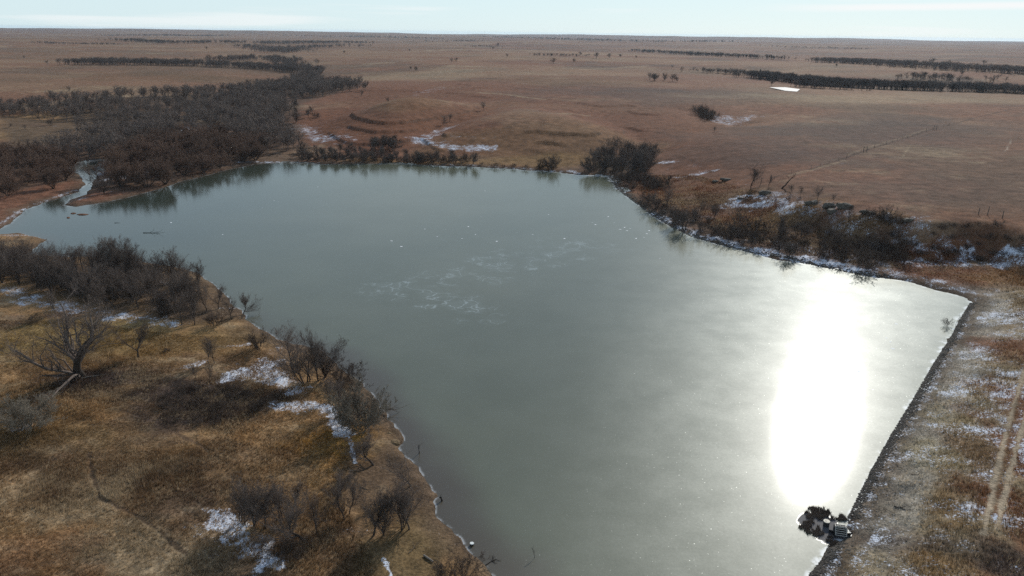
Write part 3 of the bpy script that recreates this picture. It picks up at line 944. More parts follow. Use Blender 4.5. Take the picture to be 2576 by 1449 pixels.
SPREAD = make_kind('bare_tree', 'tree', 13, M_BARK, M_TWIG, H=9.5, stems=1, limbs=11, clear=.14, limb_ang=1.0, limb_len=.72, nb=9, nt=7, nw=4, r=.40, crook=.19, trop=.10, tw=.016, trunk_len=.62)
ROUND = [make_kind('bare_tree', 'tree', 20 + k, M_BARK, M_TWIG, H=10, limbs=13, clear=.3, limb_ang=.75, limb_len=.62, nb=7, nt=6, nw=5, r=.17, crook=.15, trop=.14, tw=.015, trunk_len=.5) for k in range(3)]
VASE = [make_kind('bare_tree', 'tree', 30 + k, M_BARK, M_TWIG, H=10, stems=4, stem_ang=.5, limbs=7, clear=.25, limb_ang=.7, limb_len=.44, nb=7, nt=6, nw=5, r=.17, crook=.15, trop=.14, tw=.015, trunk_len=.6) for k in range(2)]
SLIM = [make_kind('bare_tree', 'tree', 40 + k, M_BARK, M_TWIG, H=12, stems=1 + k, stem_ang=.2, limbs=13, clear=.25, limb_ang=.55, limb_len=.42, nb=7, nt=7, nw=5, r=.14, crook=.11, trop=.2, tw=.014, trunk_len=.65) for k in range(2)]
LEAN = make_kind('bare_tree', 'tree', 51, M_BARK, M_TWIG, H=9, limbs=13, clear=.4, limb_ang=.85, limb_len=.62, nb=8, nt=7, nw=5, r=.2, crook=.16, trop=.16, tw=.015, lean=(.22, -.08), trunk_len=.5)
SPARSE = make_kind('bare_tree', 'tree', 57, M_BARK, M_TWIG, H=9, limbs=11, clear=.25, limb_ang=.65, limb_len=.5, nb=7, nt=6, nw=5, r=.11, crook=.16, trop=.18, tw=.014, trunk_len=.6)
DEAD = make_kind('bare_tree', 'tree', 61, M_BARK, M_BARK, H=7, limbs=4, clear=.45, limb_ang=.8, limb_len=.28, nb=2, nt=1, nw=0, r=.24, crook=.3, trop=.05, tw=.03, lean=(.25, 0))
SHRUB = [make_kind('shrub', 'shrub', 70 + k, M_SHRUB, M_SHRUB, split=False, H=4, stems=9, stem_ang=.85, limbs=6, clear=.15, limb_ang=.6, limb_len=.46, nb=6, nt=5, nw=4, r=.06, crook=.15, trop=.1, tw=.014) for k in range(2)]
GREYSH = make_kind('shrub', 'shrub', 77, M_GREYSH, M_GREYSH, split=False, H=4.5, stems=12, stem_ang=.95, limbs=7, clear=.2, limb_ang=.6, limb_len=.44, nb=6, nt=6, nw=5, r=.05, crook=.13, trop=.12, tw=.018)
WILLOW = [make_kind('willow_tree', 'tree', 80 + k, M_BARK, M_WILLOW, H=9, stems=5, stem_ang=.85, limbs=7, clear=.25, limb_ang=.7, limb_len=.48, nb=7, nt=7, nw=5, r=.24, crook=.17, trop=.17, tw=.028, trunk_len=.65) for k in range(3)]
WOODT = [make_kind('bare_tree', 'tree', 90 + k, M_BARK, M_TWIG, H=10, stems=(1, 4, 2)[k], stem_ang=.45, limbs=(14, 7, 10)[k], clear=.3, limb_ang=.75, limb_len=(.6, .44, .55)[k], nb=7, nt=6, nw=4, r=.17, crook=.15, trop=.14, tw=.030, trunk_len=.55) for k in range(3)]
FART = [make_kind('prairie_tree', 'tree', 100 + k, M_FARTREE, M_FARTREE, split=False, H=10, stems=(1, 3, 2)[k], stem_ang=.45, limbs=(14, 7, 9)[k], clear=.3, limb_ang=.75, limb_len=(.6, .45, .5)[k], nb=6, nt=3, nw=0, r=.16, crook=.16, trop=.14, tw=.085, trunk_len=.55) for k in range(3)]

BELTT = [make_kind('belt_tree', 'tree', 110 + k, M_FARTREE, M_FARTREE, split=False, H=10, stems=(1, 3)[k], stem_ang=.45, limbs=(12, 5)[k], clear=.3, limb_ang=.75, limb_len=(.6, .48)[k], nb=5, nt=0, nw=0, r=.16, crook=.16, trop=.14, tw=.13, trunk_len=.55) for k in range(2)]
print('SEGS', [(k.name, len(k.crown.polygons)) for k in [SPREAD] + ROUND + VASE + SLIM + [LEAN, SPARSE] + SHRUB + [GREYSH] + WILLOW + WOODT + FART + BELTT])

def cedar_mesh():
    rng = np.random.default_rng(5)
    n = 1500
    z = rng.random(n) ** 1.3
    rad_ = (1 - z) * 2.1 * np.sqrt(rng.uniform(.25, 1, n)) * (1 + .25 * np.sin(z * 30))
    a = rng.uniform(0, 6.283, n)
    c = np.stack([rad_ * np.cos(a), rad_ * np.sin(a), .5 + z * 6.5], 1)
    e = rng.normal(0, .3, (n, 3, 3))
    v = (c[:, None, :] + e).reshape(-1, 3)
    return np_mesh('cedar', v, np.arange(3 * n).reshape(-1, 3), M_CEDAR)
CEDAR = Kind('cedar_tree', 'tree', None, cedar_mesh(), 7.2)

def plant(kind, x, y, h, label, group=None, rz=None, wide=1.0, sink=0.0, z=None, whole=False, single=False):
    rz = random.uniform(0, 6.283) if rz is None else rz
    z = hz(x, y) if z is None else z
    s = h / kind.H
    if kind.trunk is None:
        o = bpy.data.objects.new(kind.name, kind.crown)
        COL.objects.link(o)
    else:
        o = bpy.data.objects.new(kind.name, None)
        COL.objects.link(o)
        for nm, me_ in (('trunk', kind.trunk), ('crown', kind.crown)):
            c_ = bpy.data.objects.new(nm, me_)
            COL.objects.link(c_)
            c_.parent = o
    o.location = (x, y, max(z, -.05) - sink)
    o.rotation_euler = (0, 0, rz)
    o.scale = (s * wide, s * wide, s)
    o['label'], o['category'] = label, kind.cat
    if group:
        o['group'] = group
    return o

def at(kind, px, py, hpx, label, group=None, wide=1.0, rz=None):
    q = G(px, py)
    dep = proj_depth(q)
    sl = math.hypot(q[0], q[1]) / math.hypot(q[0], q[1], CAMZ - q[2])
    return plant(kind, q[0], q[1], hpx * dep / FPX * 1.12 / sl ** 1.3, label, group, rz, wide, z=q[2])

# trees of the near left bank, one by one
NEAR = [
 (SPREAD, 205, 946, 182, 'largest tree on the near bank, wide bare crown of crooked limbs on the golden field', 1.4, .6),
 (ROUND[0], 345, 902, 88, 'bare fan-shaped tree on the grass just right of the widest tree', 1.15, None),
 (GREYSH, 85, 1075, 88, 'pale grey twiggy shrub on the left field beside a snow patch', 1.2, None),
 (SHRUB[0], 650, 880, 58, 'dark dense shrub near the bank below the wooded point', 1.0, None),
 (SPARSE, 523, 914, 58, 'thin small bare tree, left one of the pair in the middle of the grass', .8, None),
 (SPARSE, 540, 914, 60, 'thin small bare tree, right one of the pair in the middle of the grass', .8, None),
 (SPARSE, 494, 955, 38, 'tiny sapling left of the dark brush patch', .8, None),
 (SPARSE, 527, 962, 45, 'little grey sapling standing at the edge of the dark brush patch', .8, None),
 (ROUND[1], 735, 935, 105, 'bare tree at the left of the shore clump above the snow bank', 1.0, None),
 (VASE[0], 772, 962, 95, 'low dense many-stemmed tree in the middle of the shore clump', 1.35, None),
 (SLIM[0], 800, 958, 130, 'tallest tree of the shore clump, thin top rising over the ice', .9, None),
 (VASE[1], 818, 950, 85, 'bushy bare tree at the right of the shore clump leaning over the ice', 1.3, None),
 (SHRUB[1], 850, 965, 45, 'scrubby bush on the bank right after the shore clump', 1.3, None),
 (SPARSE, 832, 1008, 55, 'thin bare tree beside the snow strip below the shore clump', 1.0, None),
 (SHRUB[0], 870, 990, 50, 'twiggy bush on the eroded bank above the driftwood', 1.3, None),
 (SHRUB[1], 880, 955, 40, 'low twig tangle hanging over the water right of the clump', 1.3, None),
 (SPARSE, 866, 1040, 75, 'thin grey bare tree among bushes at the end of the snow strip', 1.2, None),
 (GREYSH, 905, 1085, 115, 'big round grey-brown bush between snow strip and driftwood', .95, None),
 (SHRUB[1], 880, 1060, 70, 'brown bush left behind the big round bush', 1.1, None),
 (LEAN, 940, 1170, 72, 'small tree with a bent leaning trunk on bare mud', 1.15, 2.6),
 (ROUND[2], 1036, 1222, 85, 'bare tree standing alone right at the shoreline', 1.1, None),
 (VASE[0], 610, 1312, 95, 'dark bare tree at the left end of the grove beside the long snow patch', 1.0, None),
 (VASE[1], 640, 1325, 98, 'dense many-stemmed tree, second from the left end of the grove', 1.0, None),
 (ROUND[1], 668, 1328, 100, 'bare tree with knotted trunk, third from the left end of the grove', .9, None),
 (VASE[0], 705, 1310, 88, 'dense bare tree right behind the leaning tree of the grove', 1.0, None),
 (ROUND[0], 735, 1298, 75, 'bare tree at the back of the grove', 1.0, None),
 (LEAN, 765, 1358, 105, 'crooked thick-trunked tree at the front of the grove', 1.1, 3.3),
 (SPARSE, 795, 1345, 80, 'slim tree just right of the thick crooked one', 1.0, None),
 (ROUND[2], 845, 1262, 68, 'rounded bare tree between the grove and the shore trees', 1.1, None),
 (SPARSE, 866, 1309, 78, 'slim bare tree, left of the two behind the shadowed trees', 1.0, None),
 (SPARSE, 879, 1293, 75, 'slim bare tree, right of the two behind the shadowed trees', 1.0, None),
 (ROUND[0], 938, 1347, 105, 'bare tree with a long shadow, left of the shadowed row by the shore', 1.0, None),
 (VASE[1], 965, 1346, 90, 'bare tree with a long shadow, middle of the shadowed row', .95, None),
 (VASE[0], 1012, 1331, 105, 'bare twin-stemmed tree with a long shadow at the right of the row', .95, None),
 (SPARSE, 1030, 1332, 85, 'bare spreading tree nearest the water in the shadowed row', 1.2, None),
 (SHRUB[0], 1120, 1462, 48, 'brown bush at the bottom of the bank, left one', 1.3, None),
 (SHRUB[1], 1165, 1455, 50, 'brown bush at the bottom of the bank, right one by the ice', 1.2, None),
 (SHRUB[1], 720, 1400, 40, 'low grey scrub right of the long snow patch', 1.5, None),
 # wooded point
 (ROUND[2], 438, 711, 44, 'small dark bushy tree at the back edge of the wooded point over the ice', 1.1, None),
 (SLIM[0], 500, 745, 90, 'tall slender tree standing above the wooded point', 1.15, None),
 (SPARSE, 521, 781, 62, 'slim bare tree right of the tall slender one', 1.1, None),
 (ROUND[0], 548, 777, 58, 'bare tree at the middle of the point by the ice', 1.0, None),
 (ROUND[1], 582, 804, 55, 'bare tree near the tip of the wooded point', 1.0, None),
 (LEAN, 611, 792, 52, 'little leaning tree at the very tip of the wooded point', .9, .5),
 (ROUND[1], 457, 817, 70, 'bare tree in front of the wooded point casting a shadow on the grass', 1.1, None),
 (ROUND[2], 490, 818, 68, 'second bare tree in front of the wooded point', .9, None),
 (SHRUB[0], 540, 818, 44, 'dark dense bush at the front of the wooded point', 1.1, None),
 (VASE[0], 405, 795, 75, 'bare tree at the right front edge of the thicket', 1.1, None),
 (SHRUB[1], 80, 815, 22, 'low heap of brush on the grass left of the widest tree', 1.6, None),
 (SPARSE, 140, 790, 62, 'thin grey tree standing in the snow strip before the thicket', .7, None),
 (SHRUB[0], 420, 885, 12, 'small dark tussock bush in the open grass', 1.5, None),
 # bluff and rim on the far right
 (ROUND[0], 1891, 466, 52, 'tallest bare tree on the rim of the bluff beside the fence', 1.35, None),
 (SPARSE, 1934, 466, 22, 'small bent tree on the rim by the fence end', 1.2, None),
 (DEAD, 1966, 474, 36, 'dead crooked leaning trunk on the rim of the bluff', 1.0, .2),
 (SPARSE, 1993, 486, 22, 'thin small tree on the rim right of the dead trunk', 1.2, None),
 (SPARSE, 2013, 492, 22, 'thin small tree on the rim, next after the dead trunk pair', 1.1, None),
 (ROUND[2], 2056, 500, 33, 'rounded bare tree on the bluff rim above boulders', 1.0, None),
 (SPARSE, 2098, 507, 18, 'faint tiny tree on the rim above the large boulders', 1.2, None),
 (SHRUB[0], 2228, 545, 32, 'broad dark bush on the bluff rim', 1.3, None),
 (ROUND[1], 1677, 520, 50, 'bare round tree on the grassy slope above the shore', 1.0, None),
 (ROUND[0], 1650, 524, 42, 'bare tree at the foot of the grassy slope left of the round one', 1.0, None),
 (VASE[0], 1723, 579, 58, 'pale-limbed bare tree leaning over the ice below the slope', 1.2, None),
 (VASE[1], 1696, 567, 46, 'bare tree at the waterline left of the pale-limbed one', 1.1, None),
 (ROUND[2], 1760, 535, 38, 'bare tree midway up the grassy slope', 1.0, None),
 (VASE[1], 1798, 545, 34, 'bare tree just left of the snowy bluff face', 1.0, None),
 (ROUND[0], 1960, 580, 44, 'bare tree rising from the brush under the snowy bluff face', 1.1, None),
 (ROUND[1], 2130, 580, 40, 'bare tree rising from the brush below the bluff boulders', 1.1, None),
 (VASE[0], 1985, 650, 45, 'bare tree at the waterline mirrored in the bright ice', 1.1, None),
 (SHRUB[1], 2380, 820, 22, 'bare twig clump at the water edge of the dam', .8, None),
 # trees one can tell apart beyond the lake
 (ROUND[0], 979, 260, 16, 'lone bare tree on top of the left spur', 1.1, None),
 (SPARSE, 1218, 278, 22, 'lone tree at the head of the draw between the spurs', 1.2, None),
 (SPARSE, 1115, 314, 20, 'left tree of a pair in the draw between the spurs', 1.2, None),
 (SPARSE, 1130, 306, 18, 'right tree of a pair in the draw between the spurs', 1.2, None),
 (SPARSE, 1798, 333, 14, 'small dead tree below the snowy gully', 1.0, None),
 (ROUND[1], 175, 232, 16, 'bent tree in the field behind the wood at the left', 1.2, None),
 (ROUND[2], 22, 322, 14, 'dark round small tree in the left clearing, leftmost', 1.2, None),
 (ROUND[1], 64, 327, 14, 'dark round small tree in the left clearing, right of the leftmost', 1.2, None),
 (ROUND[2], 102, 303, 20, 'small tree at the back of the left clearing', 1.0, None),
 (VASE[0], 130, 316, 20, 'bushy tree pair at the right of the left clearing', 1.3, None),
 (VASE[1], 745, 308, 30, 'dark vase-shaped tree at the edge of the wood near the left spur', 1.1, None),
 (SHRUB[0], 796, 296, 18, 'dark round bush by the foot of the left spur', 1.3, None),
 (SPARSE, 78, 375, 26, 'dark tree left of the red willows', 1.3, None),
 (VASE[1], 262, 486, 40, 'leaning bare tree on the tip of the creek spit', 1.5, None),
 (ROUND[0], 908, 243, 18, 'dark lone tree at the end of the creek wood', 1.1, None),
]
for k, px, py, h, lab, wide, rz in NEAR:
    at(k, px, py, h, lab, wide=wide, rz=rz)

def scatter(poly, n, mind, seed, avoid=(), gaps=False):
    """n spots inside a polygon of photo points, kept mind metres apart"""
    rng = random.Random(seed)
    pw = [G(*p) for p in poly]
    xs, ys = [p[0] for p in pw], [p[1] for p in pw]
    out, tries = [], 0
    while len(out) < n and tries < n * 60:
        tries += 1
        x, y = rng.uniform(min(xs), max(xs)), rng.uniform(min(ys), max(ys))
        if not inside(np.array([x]), np.array([y]), pw)[0]:
            continue
        if any((x - a) ** 2 + (y - b) ** 2 < mind * mind for a, b in out):
            continue
        if gaps and float(fbm(np.array([x]), np.array([y]), 55, seed, 3)[0]) > rng.uniform(.25, .6):
            continue
        if any((x - a) ** 2 + (y - b) ** 2 < c * c for a, b, c in avoid):
            continue
        out.append((x, y))
    xa, ya = np.array([o[0] for o in out]), np.array([o[1] for o in out])
    d = shore_d(xa, ya)
    h = gh(xa, ya)
    return [(x, y, z) for (x, y), z, dd in zip(out, h, d) if dd > 0.6]

def group_of(kinds, poly, n, mind, seed, hmin, hmax, label, group, wide=(1, 1.3), avoid=()):
    rng = random.Random(seed + 1)
    for x, y, z in scatter(poly, n, mind, seed, avoid):
        plant(rng.choice(kinds), x, y, rng.uniform(hmin, hmax), label, group, rng.uniform(0, 6.28), rng.uniform(*wide), z=z)

group_of(VASE + ROUND + VASE, [(-40, 650), (90, 668), (200, 680), (330, 690), (440, 705), (500, 745), (490, 795), (420, 800), (300, 782), (200, 760), (120, 735), (-40, 715)], 68, 3.0, 401, 6.0, 9.2,
         'bare grey-brown tree crowded in the thicket on the near left point behind the snow strip', 'trees of the near left thicket', (1.0, 1.35))
group_of(SLIM, [(240, 690), (330, 695), (360, 720), (250, 720)], 5, 3.5, 402, 10.5, 12.5, 'tall pale slender tree rising out of the near left thicket', 'tall trees of the near left thicket', (1.1, 1.3))
group_of(SHRUB, [(-40, 645), (80, 648), (110, 665), (60, 700), (-40, 700)], 14, 2.5, 403, 2.5, 4.5, 'low bush at the left end of the near thicket by the small spit', 'bushes by the small spit', (1.1, 1.5))
group_of(WILLOW, [(-40, 400), (60, 395), (150, 402), (195, 428), (190, 462), (120, 478), (40, 492), (-40, 500)], 24, 7, 411, 7, 10.5,
         'rusty brown willow crowded on the left bank of the creek mouth', 'willows left of the creek mouth', (1.2, 1.6))
group_of(WILLOW, [(268, 466), (330, 482), (420, 464), (520, 437), (600, 415), (660, 405), (660, 375), (560, 350), (440, 355), (350, 378), (290, 415)], 58, 6.5, 412, 8, 12,
         'rusty brown willow in the wood right of the creek mouth', 'willows right of the creek mouth', (1.15, 1.6), avoid=[(*G(330, 440)[:2], 9)])
group_of(WOODT, [(760, 404), (850, 408), (1000, 410), (1060, 411), (1060, 398), (1000, 392), (930, 388), (850, 384), (760, 384)], 48, 4.5, 414, 3.8, 6.6,
         'dark bare tree in the shore belt below the left spur', 'trees of the far shore belt', (1.0, 1.35))
group_of(WOODT, [(925, 385), (1000, 385), (1000, 372), (930, 374)], 12, 4, 415, 6.5, 8.5, 'dark bare tree in the tall clump standing behind the far shore belt', 'clump behind the far shore belt', (1.1, 1.4))
group_of(SHRUB + WOODT[1:2], [(1060, 400), (1130, 400), (1200, 408), (1200, 416), (1060, 412)], 26, 4, 416, 3.5, 6.5, 'low dark bush on the far shore below the right spur', 'bushes of the far shore', (1.1, 1.5))
group_of(SHRUB + WOODT[1:2], [(755, 406), (860, 408), (1000, 410), (1060, 411), (1060, 402), (900, 398), (755, 396)], 46, 3.6, 428, 2.5, 4.3, 'low brown bush filling the front of the far shore belt', 'bushes in front of the far shore belt', (1.2, 1.6))
group_of(SHRUB, [(1200, 418), (1300, 424), (1360, 428), (1360, 424), (1300, 420), (1200, 412)], 12, 4, 429, 1.5, 3, 'small bush dotted along the open far shore', 'small bushes of the open far shore', (1.2, 1.6))
group_of(SHRUB + ROUND[:1], [(1360, 427), (1400, 428), (1400, 415), (1362, 415)], 7, 3, 417, 4, 7, 'bush in the small lone clump on the far shore', 'small clump on the far shore', (1.0, 1.4))
group_of(WOODT + ROUND, [(1480, 436), (1560, 440), (1610, 440), (1640, 425), (1640, 395), (1600, 380), (1520, 392), (1500, 415)], 46, 4.2, 418, 6, 10.5,
         'bare grey tree in the clump at the mouth of the draw on the far shore', 'clump at the mouth of the draw', (1.0, 1.35))
group_of(SHRUB, [(1540, 450), (1600, 448), (1690, 455), (1690, 475), (1600, 480), (1560, 475)], 30, 2.8, 419, 2.5, 4.5, 'reddish brown bush between the far clump and the grassy slope', 'bushes by the grassy slope', (1.1, 1.5))
group_of(SHRUB + VASE[:1], [(1590, 498), (1640, 505), (1740, 545), (1830, 575), (1900, 600), (1850, 612), (1760, 590), (1690, 562), (1620, 525)], 26, 3.4, 420, 2.5, 5,
         'dark bush on the steep shore below the grassy slope', 'bushes of the steep shore', (1.1, 1.5))
group_of(VASE[:1] + SHRUB + SHRUB, [(1830, 565), (1950, 570), (2080, 590), (2180, 605), (2260, 625), (2280, 670), (2200, 682), (2080, 660), (1960, 640), (1860, 605)], 34, 4.2, 421, 2.6, 6,
         'dark bare tree or bush crowded on the shaded shore under the bluff', 'brush under the bluff', (1.0, 1.35))
group_of(SHRUB, [(2170, 555), (2260, 560), (2300, 590), (2200, 590)], 16, 2.8, 422, 2.5, 4.5, 'dark bush on the bluff face under the broad rim bush', 'bushes of the bluff face', (1.1, 1.5))
group_of(SHRUB, [(2290, 590), (2360, 575), (2480, 580), (2600, 605), (2600, 645), (2420, 640), (2330, 650)], 22, 3.0, 423, 1.2, 2.6, 'low dark bush on the shaded slope at the far right', 'bushes of the shaded right slope', (1.3, 1.8))
group_of(SHRUB, [(400, 990), (480, 960), (600, 980), (670, 1010), (640, 1050), (520, 1075), (420, 1060)], 46, 1.2, 424, 0.8, 1.7, 'low dark purple-brown bush in the brush patch on the near field', 'bushes of the dark brush patch', (1.4, 2.0))
group_of(SHRUB, [(1745, 280), (1790, 285), (1800, 302), (1780, 305)], 12, 4, 425, 4, 7, 'dark bush beside the snowy gully', 'bushes at the snowy gully', (1.2, 1.6))
group_of(WOODT, [(760, 302), (800, 290), (745, 268), (700, 262), (690, 285)], 12, 9, 426, 5, 8, 'small bare tree in the open grass between wood and spur', 'scattered trees by the spur', (1.0, 1.4))
group_of(FART, [(1630, 200), (1680, 200), (1720, 208), (1640, 205)], 9, 10, 427, 6, 9, 'small dark tree in the loose row in the middle distance', 'loose row in the middle distance', (1.2, 1.6))

FAR1 = [(1047, 180, 12), (1034, 176, 9), (1135, 158, 12), (1148, 155, 9), (1275, 145, 10), (1392, 160, 13), (1444, 158, 10), (1500, 147, 14), (1532, 147, 12), (1560, 145, 9), (1460, 140, 9),
        (1252, 118, 9), (1240, 125, 8), (1690, 172, 9), (1600, 148, 8), (2105, 252 - 84, 8), (2345, 160, 13), (2475, 163, 11), (1940, 216, 16), (2205, 170, 9), (2420, 190, 12), (865, 135, 8), (1030, 130, 7), (60, 148, 8), (520, 125, 8)]
for px, py, h in FAR1:
    at(random.choice(FART), px, py, h, 'small lone bare tree far out on the open brown prairie', 'lone trees of the far prairie', 1.3)
for px, py, h in ((185, 156, 8), (330, 158, 7), (395, 160, 7), (430, 157, 8), (800, 186, 12), (60, 258, 10), (150, 262, 9), (380, 245, 9), (1912, 190, 13), (640, 172, 8)):
    at(CEDAR, px, py, h, 'dark pointed evergreen standing out of the grey creek woods', 'evergreens of the creek woods', 1.0)

# far woods that read as one mass: one object each
def wood(name, spots, kinds, hmin, hmax, seed):
    rng = random.Random(seed)
    V, Fc, nv = [], [], 0
    cache = {}
    for k in kinds:
        me_ = k.crown
        v = np.empty(len(me_.vertices) * 3, np.float32)
        me_.vertices.foreach_get('co', v)
        f = np.empty(len(me_.loops), np.int32)
        me_.loops.foreach_get('vertex_index', f)
        cache[k] = (v.reshape(-1, 3), f.reshape(-1, 4))
    for x, y, z in spots:
        k = rng.choice(kinds)
        v, f = cache[k]
        s = rng.uniform(hmin, hmax) / k.H
        a = rng.uniform(0, 6.28)
        w_ = s * rng.uniform(1.1, 1.5)
        q = np.stack([(v[:, 0] * math.cos(a) - v[:, 1] * math.sin(a)) * w_ + x, (v[:, 0] * math.sin(a) + v[:, 1] * math.cos(a)) * w_ + y, v[:, 2] * s + z], 1)
        V.append(q)
        Fc.append(f + nv)
        nv += len(v)
    if V:
        link(np_mesh(name, np.concatenate(V), np.concatenate(Fc), M_FARTREE), name, kind='stuff')

wood('woods', scatter([(660, 404), (760, 405), (760, 370), (700, 330), (560, 300), (400, 320), (280, 350), (200, 372), (100, 385), (200, 402), (280, 400), (350, 372), (440, 348), (560, 345), (660, 368)], 190, 6.0, 413, avoid=[(*G(488, 332)[:2], 16)], gaps=True), FART, 6.5, 12, 503)
wood('woods', scatter([(-60, 262), (0, 268), (240, 250), (450, 240), (640, 222), (720, 205), (790, 180), (812, 182), (800, 205), (900, 218), (930, 228), (880, 246), (770, 248), (690, 262), (740, 300), (700, 330), (560, 300), (400, 318), (280, 348), (200, 345), (190, 318), (130, 300), (-60, 292)], 640, 6.2, 501, (), True), FART, 5.5, 11.5, 502)

def belt(px, thick, n, seed, jit=1.0):
    """spots along a line of photo points"""
    rng = random.Random(seed)
    pts = [G(*p) for p in px]
    ln = [math.hypot(pts[k + 1][0] - pts[k][0], pts[k + 1][1] - pts[k][1]) for k in range(len(pts) - 1)]
    tot = sum(ln)
    out = []
    for _ in range(n):
        s = rng.random() * tot
        k = 0
        while k < len(ln) - 1 and s > ln[k]:
            s -= ln[k]
            k += 1
        t = s / ln[k]
        out.append((pts[k][0] + (pts[k + 1][0] - pts[k][0]) * t + rng.gauss(0, thick), pts[k][1] + (pts[k + 1][1] - pts[k][1]) * t + rng.gauss(0, thick)))
    h = gh([o[0] for o in out], [o[1] for o in out])
    return [(a, b, c) for (a, b), c in zip(out, h)]

for px, th_, n, h0, h1 in (
    ([(200, 162), (300, 163), (420, 165), (520, 167), (640, 172), (725, 182)], 18, 190, 8, 12),
    ([(545, 156), (620, 150), (690, 150), (730, 166), (748, 186)], 18, 110, 8, 12),
    ([(300, 103), (360, 106), (430, 110), (520, 109), (600, 109)], 30, 110, 9, 14),
    ([(650, 111), (740, 110), (830, 109), (920, 110)], 40, 130, 10, 15),
    ([(620, 119), (680, 126), (715, 134), (740, 126), (800, 120), (900, 118)], 30, 150, 9, 14),
    ([(90, 108), (150, 111), (300, 113)], 20, 50, 6, 8),
    ([(290, 89), (400, 91), (560, 90)], 60, 100, 10, 15),
    ([(690, 90), (850, 93), (1000, 96), (1090, 98)], 80, 110, 10, 15),
    ([(1180, 93), (1280, 95), (1420, 100), (1560, 104), (1700, 106), (1850, 108)], 90, 150, 10, 16),
    ([(1600, 129), (1700, 136), (1850, 145), (1965, 151)], 22, 130, 8, 12),
    ([(2080, 157), (2180, 162), (2320, 170), (2440, 178), (2576, 187), (2680, 194)], 24, 260, 9, 13),
    ([(1890, 195), (1960, 203), (2040, 212), (2130, 220), (2230, 225), (2350, 229), (2480, 231)], 13, 260, 9, 12.5),
    ([(1990, 218), (2060, 222), (2150, 226)], 10, 30, 6, 9),
    ([(2496, 229), (2560, 233), (2680, 240)], 10, 50, 8, 11),
    ([(1745, 181), (1800, 184), (1880, 189)], 10, 24, 6, 9),
    ([(2280, 196), (2330, 200), (2400, 204), (2480, 205)], 14, 26, 6, 10),
    ([(1340, 139), (1400, 141), (1480, 143)], 14, 24, 4, 7), ([(1180, 118), (1220, 118), (1260, 120)], 12, 14, 6, 9), ([(1040, 105), (1130, 106), (1200, 104)], 40, 26, 8, 12), ([(1920, 118), (1990, 120), (2080, 121), (2180, 125)], 20, 30, 6, 10)):
    wood('treeline', belt(px, th_ * .9, int(n * 2.6), n + int(px[0][0])), BELTT, h0 * .8, h1 * .95, n)

# ------------------------------------------------------------------ dry grass, stones
def tufts(name, poly, n, seed, hmin, hmax, width, nb=4, lean=0.5, bright=1.0, straw=0.25):
    rng = np.random.default_rng(seed)
    pw = [G(*p) for p in poly]
    a = np.array(pw)
    xs = rng.uniform(a[:, 0].min(), a[:, 0].max(), n * 3)
    ys = rng.uniform(a[:, 1].min(), a[:, 1].max(), n * 3)
    mk = inside(xs, ys, pw)
    xs, ys = xs[mk][:n], ys[mk][:n]
    c, s_, d, z = land_colour(xs, ys)
    dens = fbm(xs, ys, 5, seed + 1, 3)
    keep = (d > 1.2) & (z < .3) & ((xs < 25) | (d > 7 + 2 * dens) | (rng.random(len(xs)) < .22)) & (rng.random(len(xs)) > s_ * .75) & (dens + rng.normal(0, .35, len(xs)) > -.45)
    xs, ys, c = xs[keep], ys[keep], c[keep]
    z = gh(xs, ys)
    n = len(xs)
    patch = np.clip(.75 + .5 * fbm(xs, ys, 9, seed + 2, 2), .35, 1.4)
    hgt_ = rng.uniform(hmin, hmax, n) * patch
    wind = 0.8 + fbm(xs, ys, 12, seed + 3, 2) * 1.5
    V = np.empty((n, nb, 3, 3), np.float32)
    for k in range(nb):
        az = rng.uniform(0, 6.283, n)
        bx, by = xs + rng.normal(0, .10, n), ys + rng.normal(0, .10, n)
        w = width * rng.uniform(.6, 1.3, n)
        px_, py_ = np.cos(az) * w, np.sin(az) * w
        ln = lean * hgt_ * rng.uniform(.3, 1.2, n)
        la = wind + rng.normal(0, .7, n)
        V[:, k, 0] = np.stack([bx - px_, by - py_, z - .05], 1)
        V[:, k, 1] = np.stack([bx + px_, by + py_, z - .05], 1)
        V[:, k, 2] = np.stack([bx + np.cos(la) * ln, by + np.sin(la) * ln, z + hgt_ * rng.uniform(.7, 1.1, n)], 1)
    stw = (rng.random(n) < straw * np.clip(1 + fbm(xs, ys, 4, seed + 5, 3) * 2, 0.1, 3))[:, None]
    cc = np.where(stw, c * .45 + STRAW * .75, c) * rng.uniform(.6, 1.55, (n, 1)) * bright
    me_ = np_mesh(name, V.reshape(-1, 3), np.arange(n * nb * 3).reshape(-1, 3), M_GRASS)
    ca = np.repeat(np.concatenate([cc, np.ones((n, 1))], 1), nb * 3, 0).astype(np.float32)
    at_ = me_.attributes.new('col', 'FLOAT_COLOR', 'POINT')
    at_.data.foreach_set('color', ca.ravel())
    link(me_, name, kind='stuff')

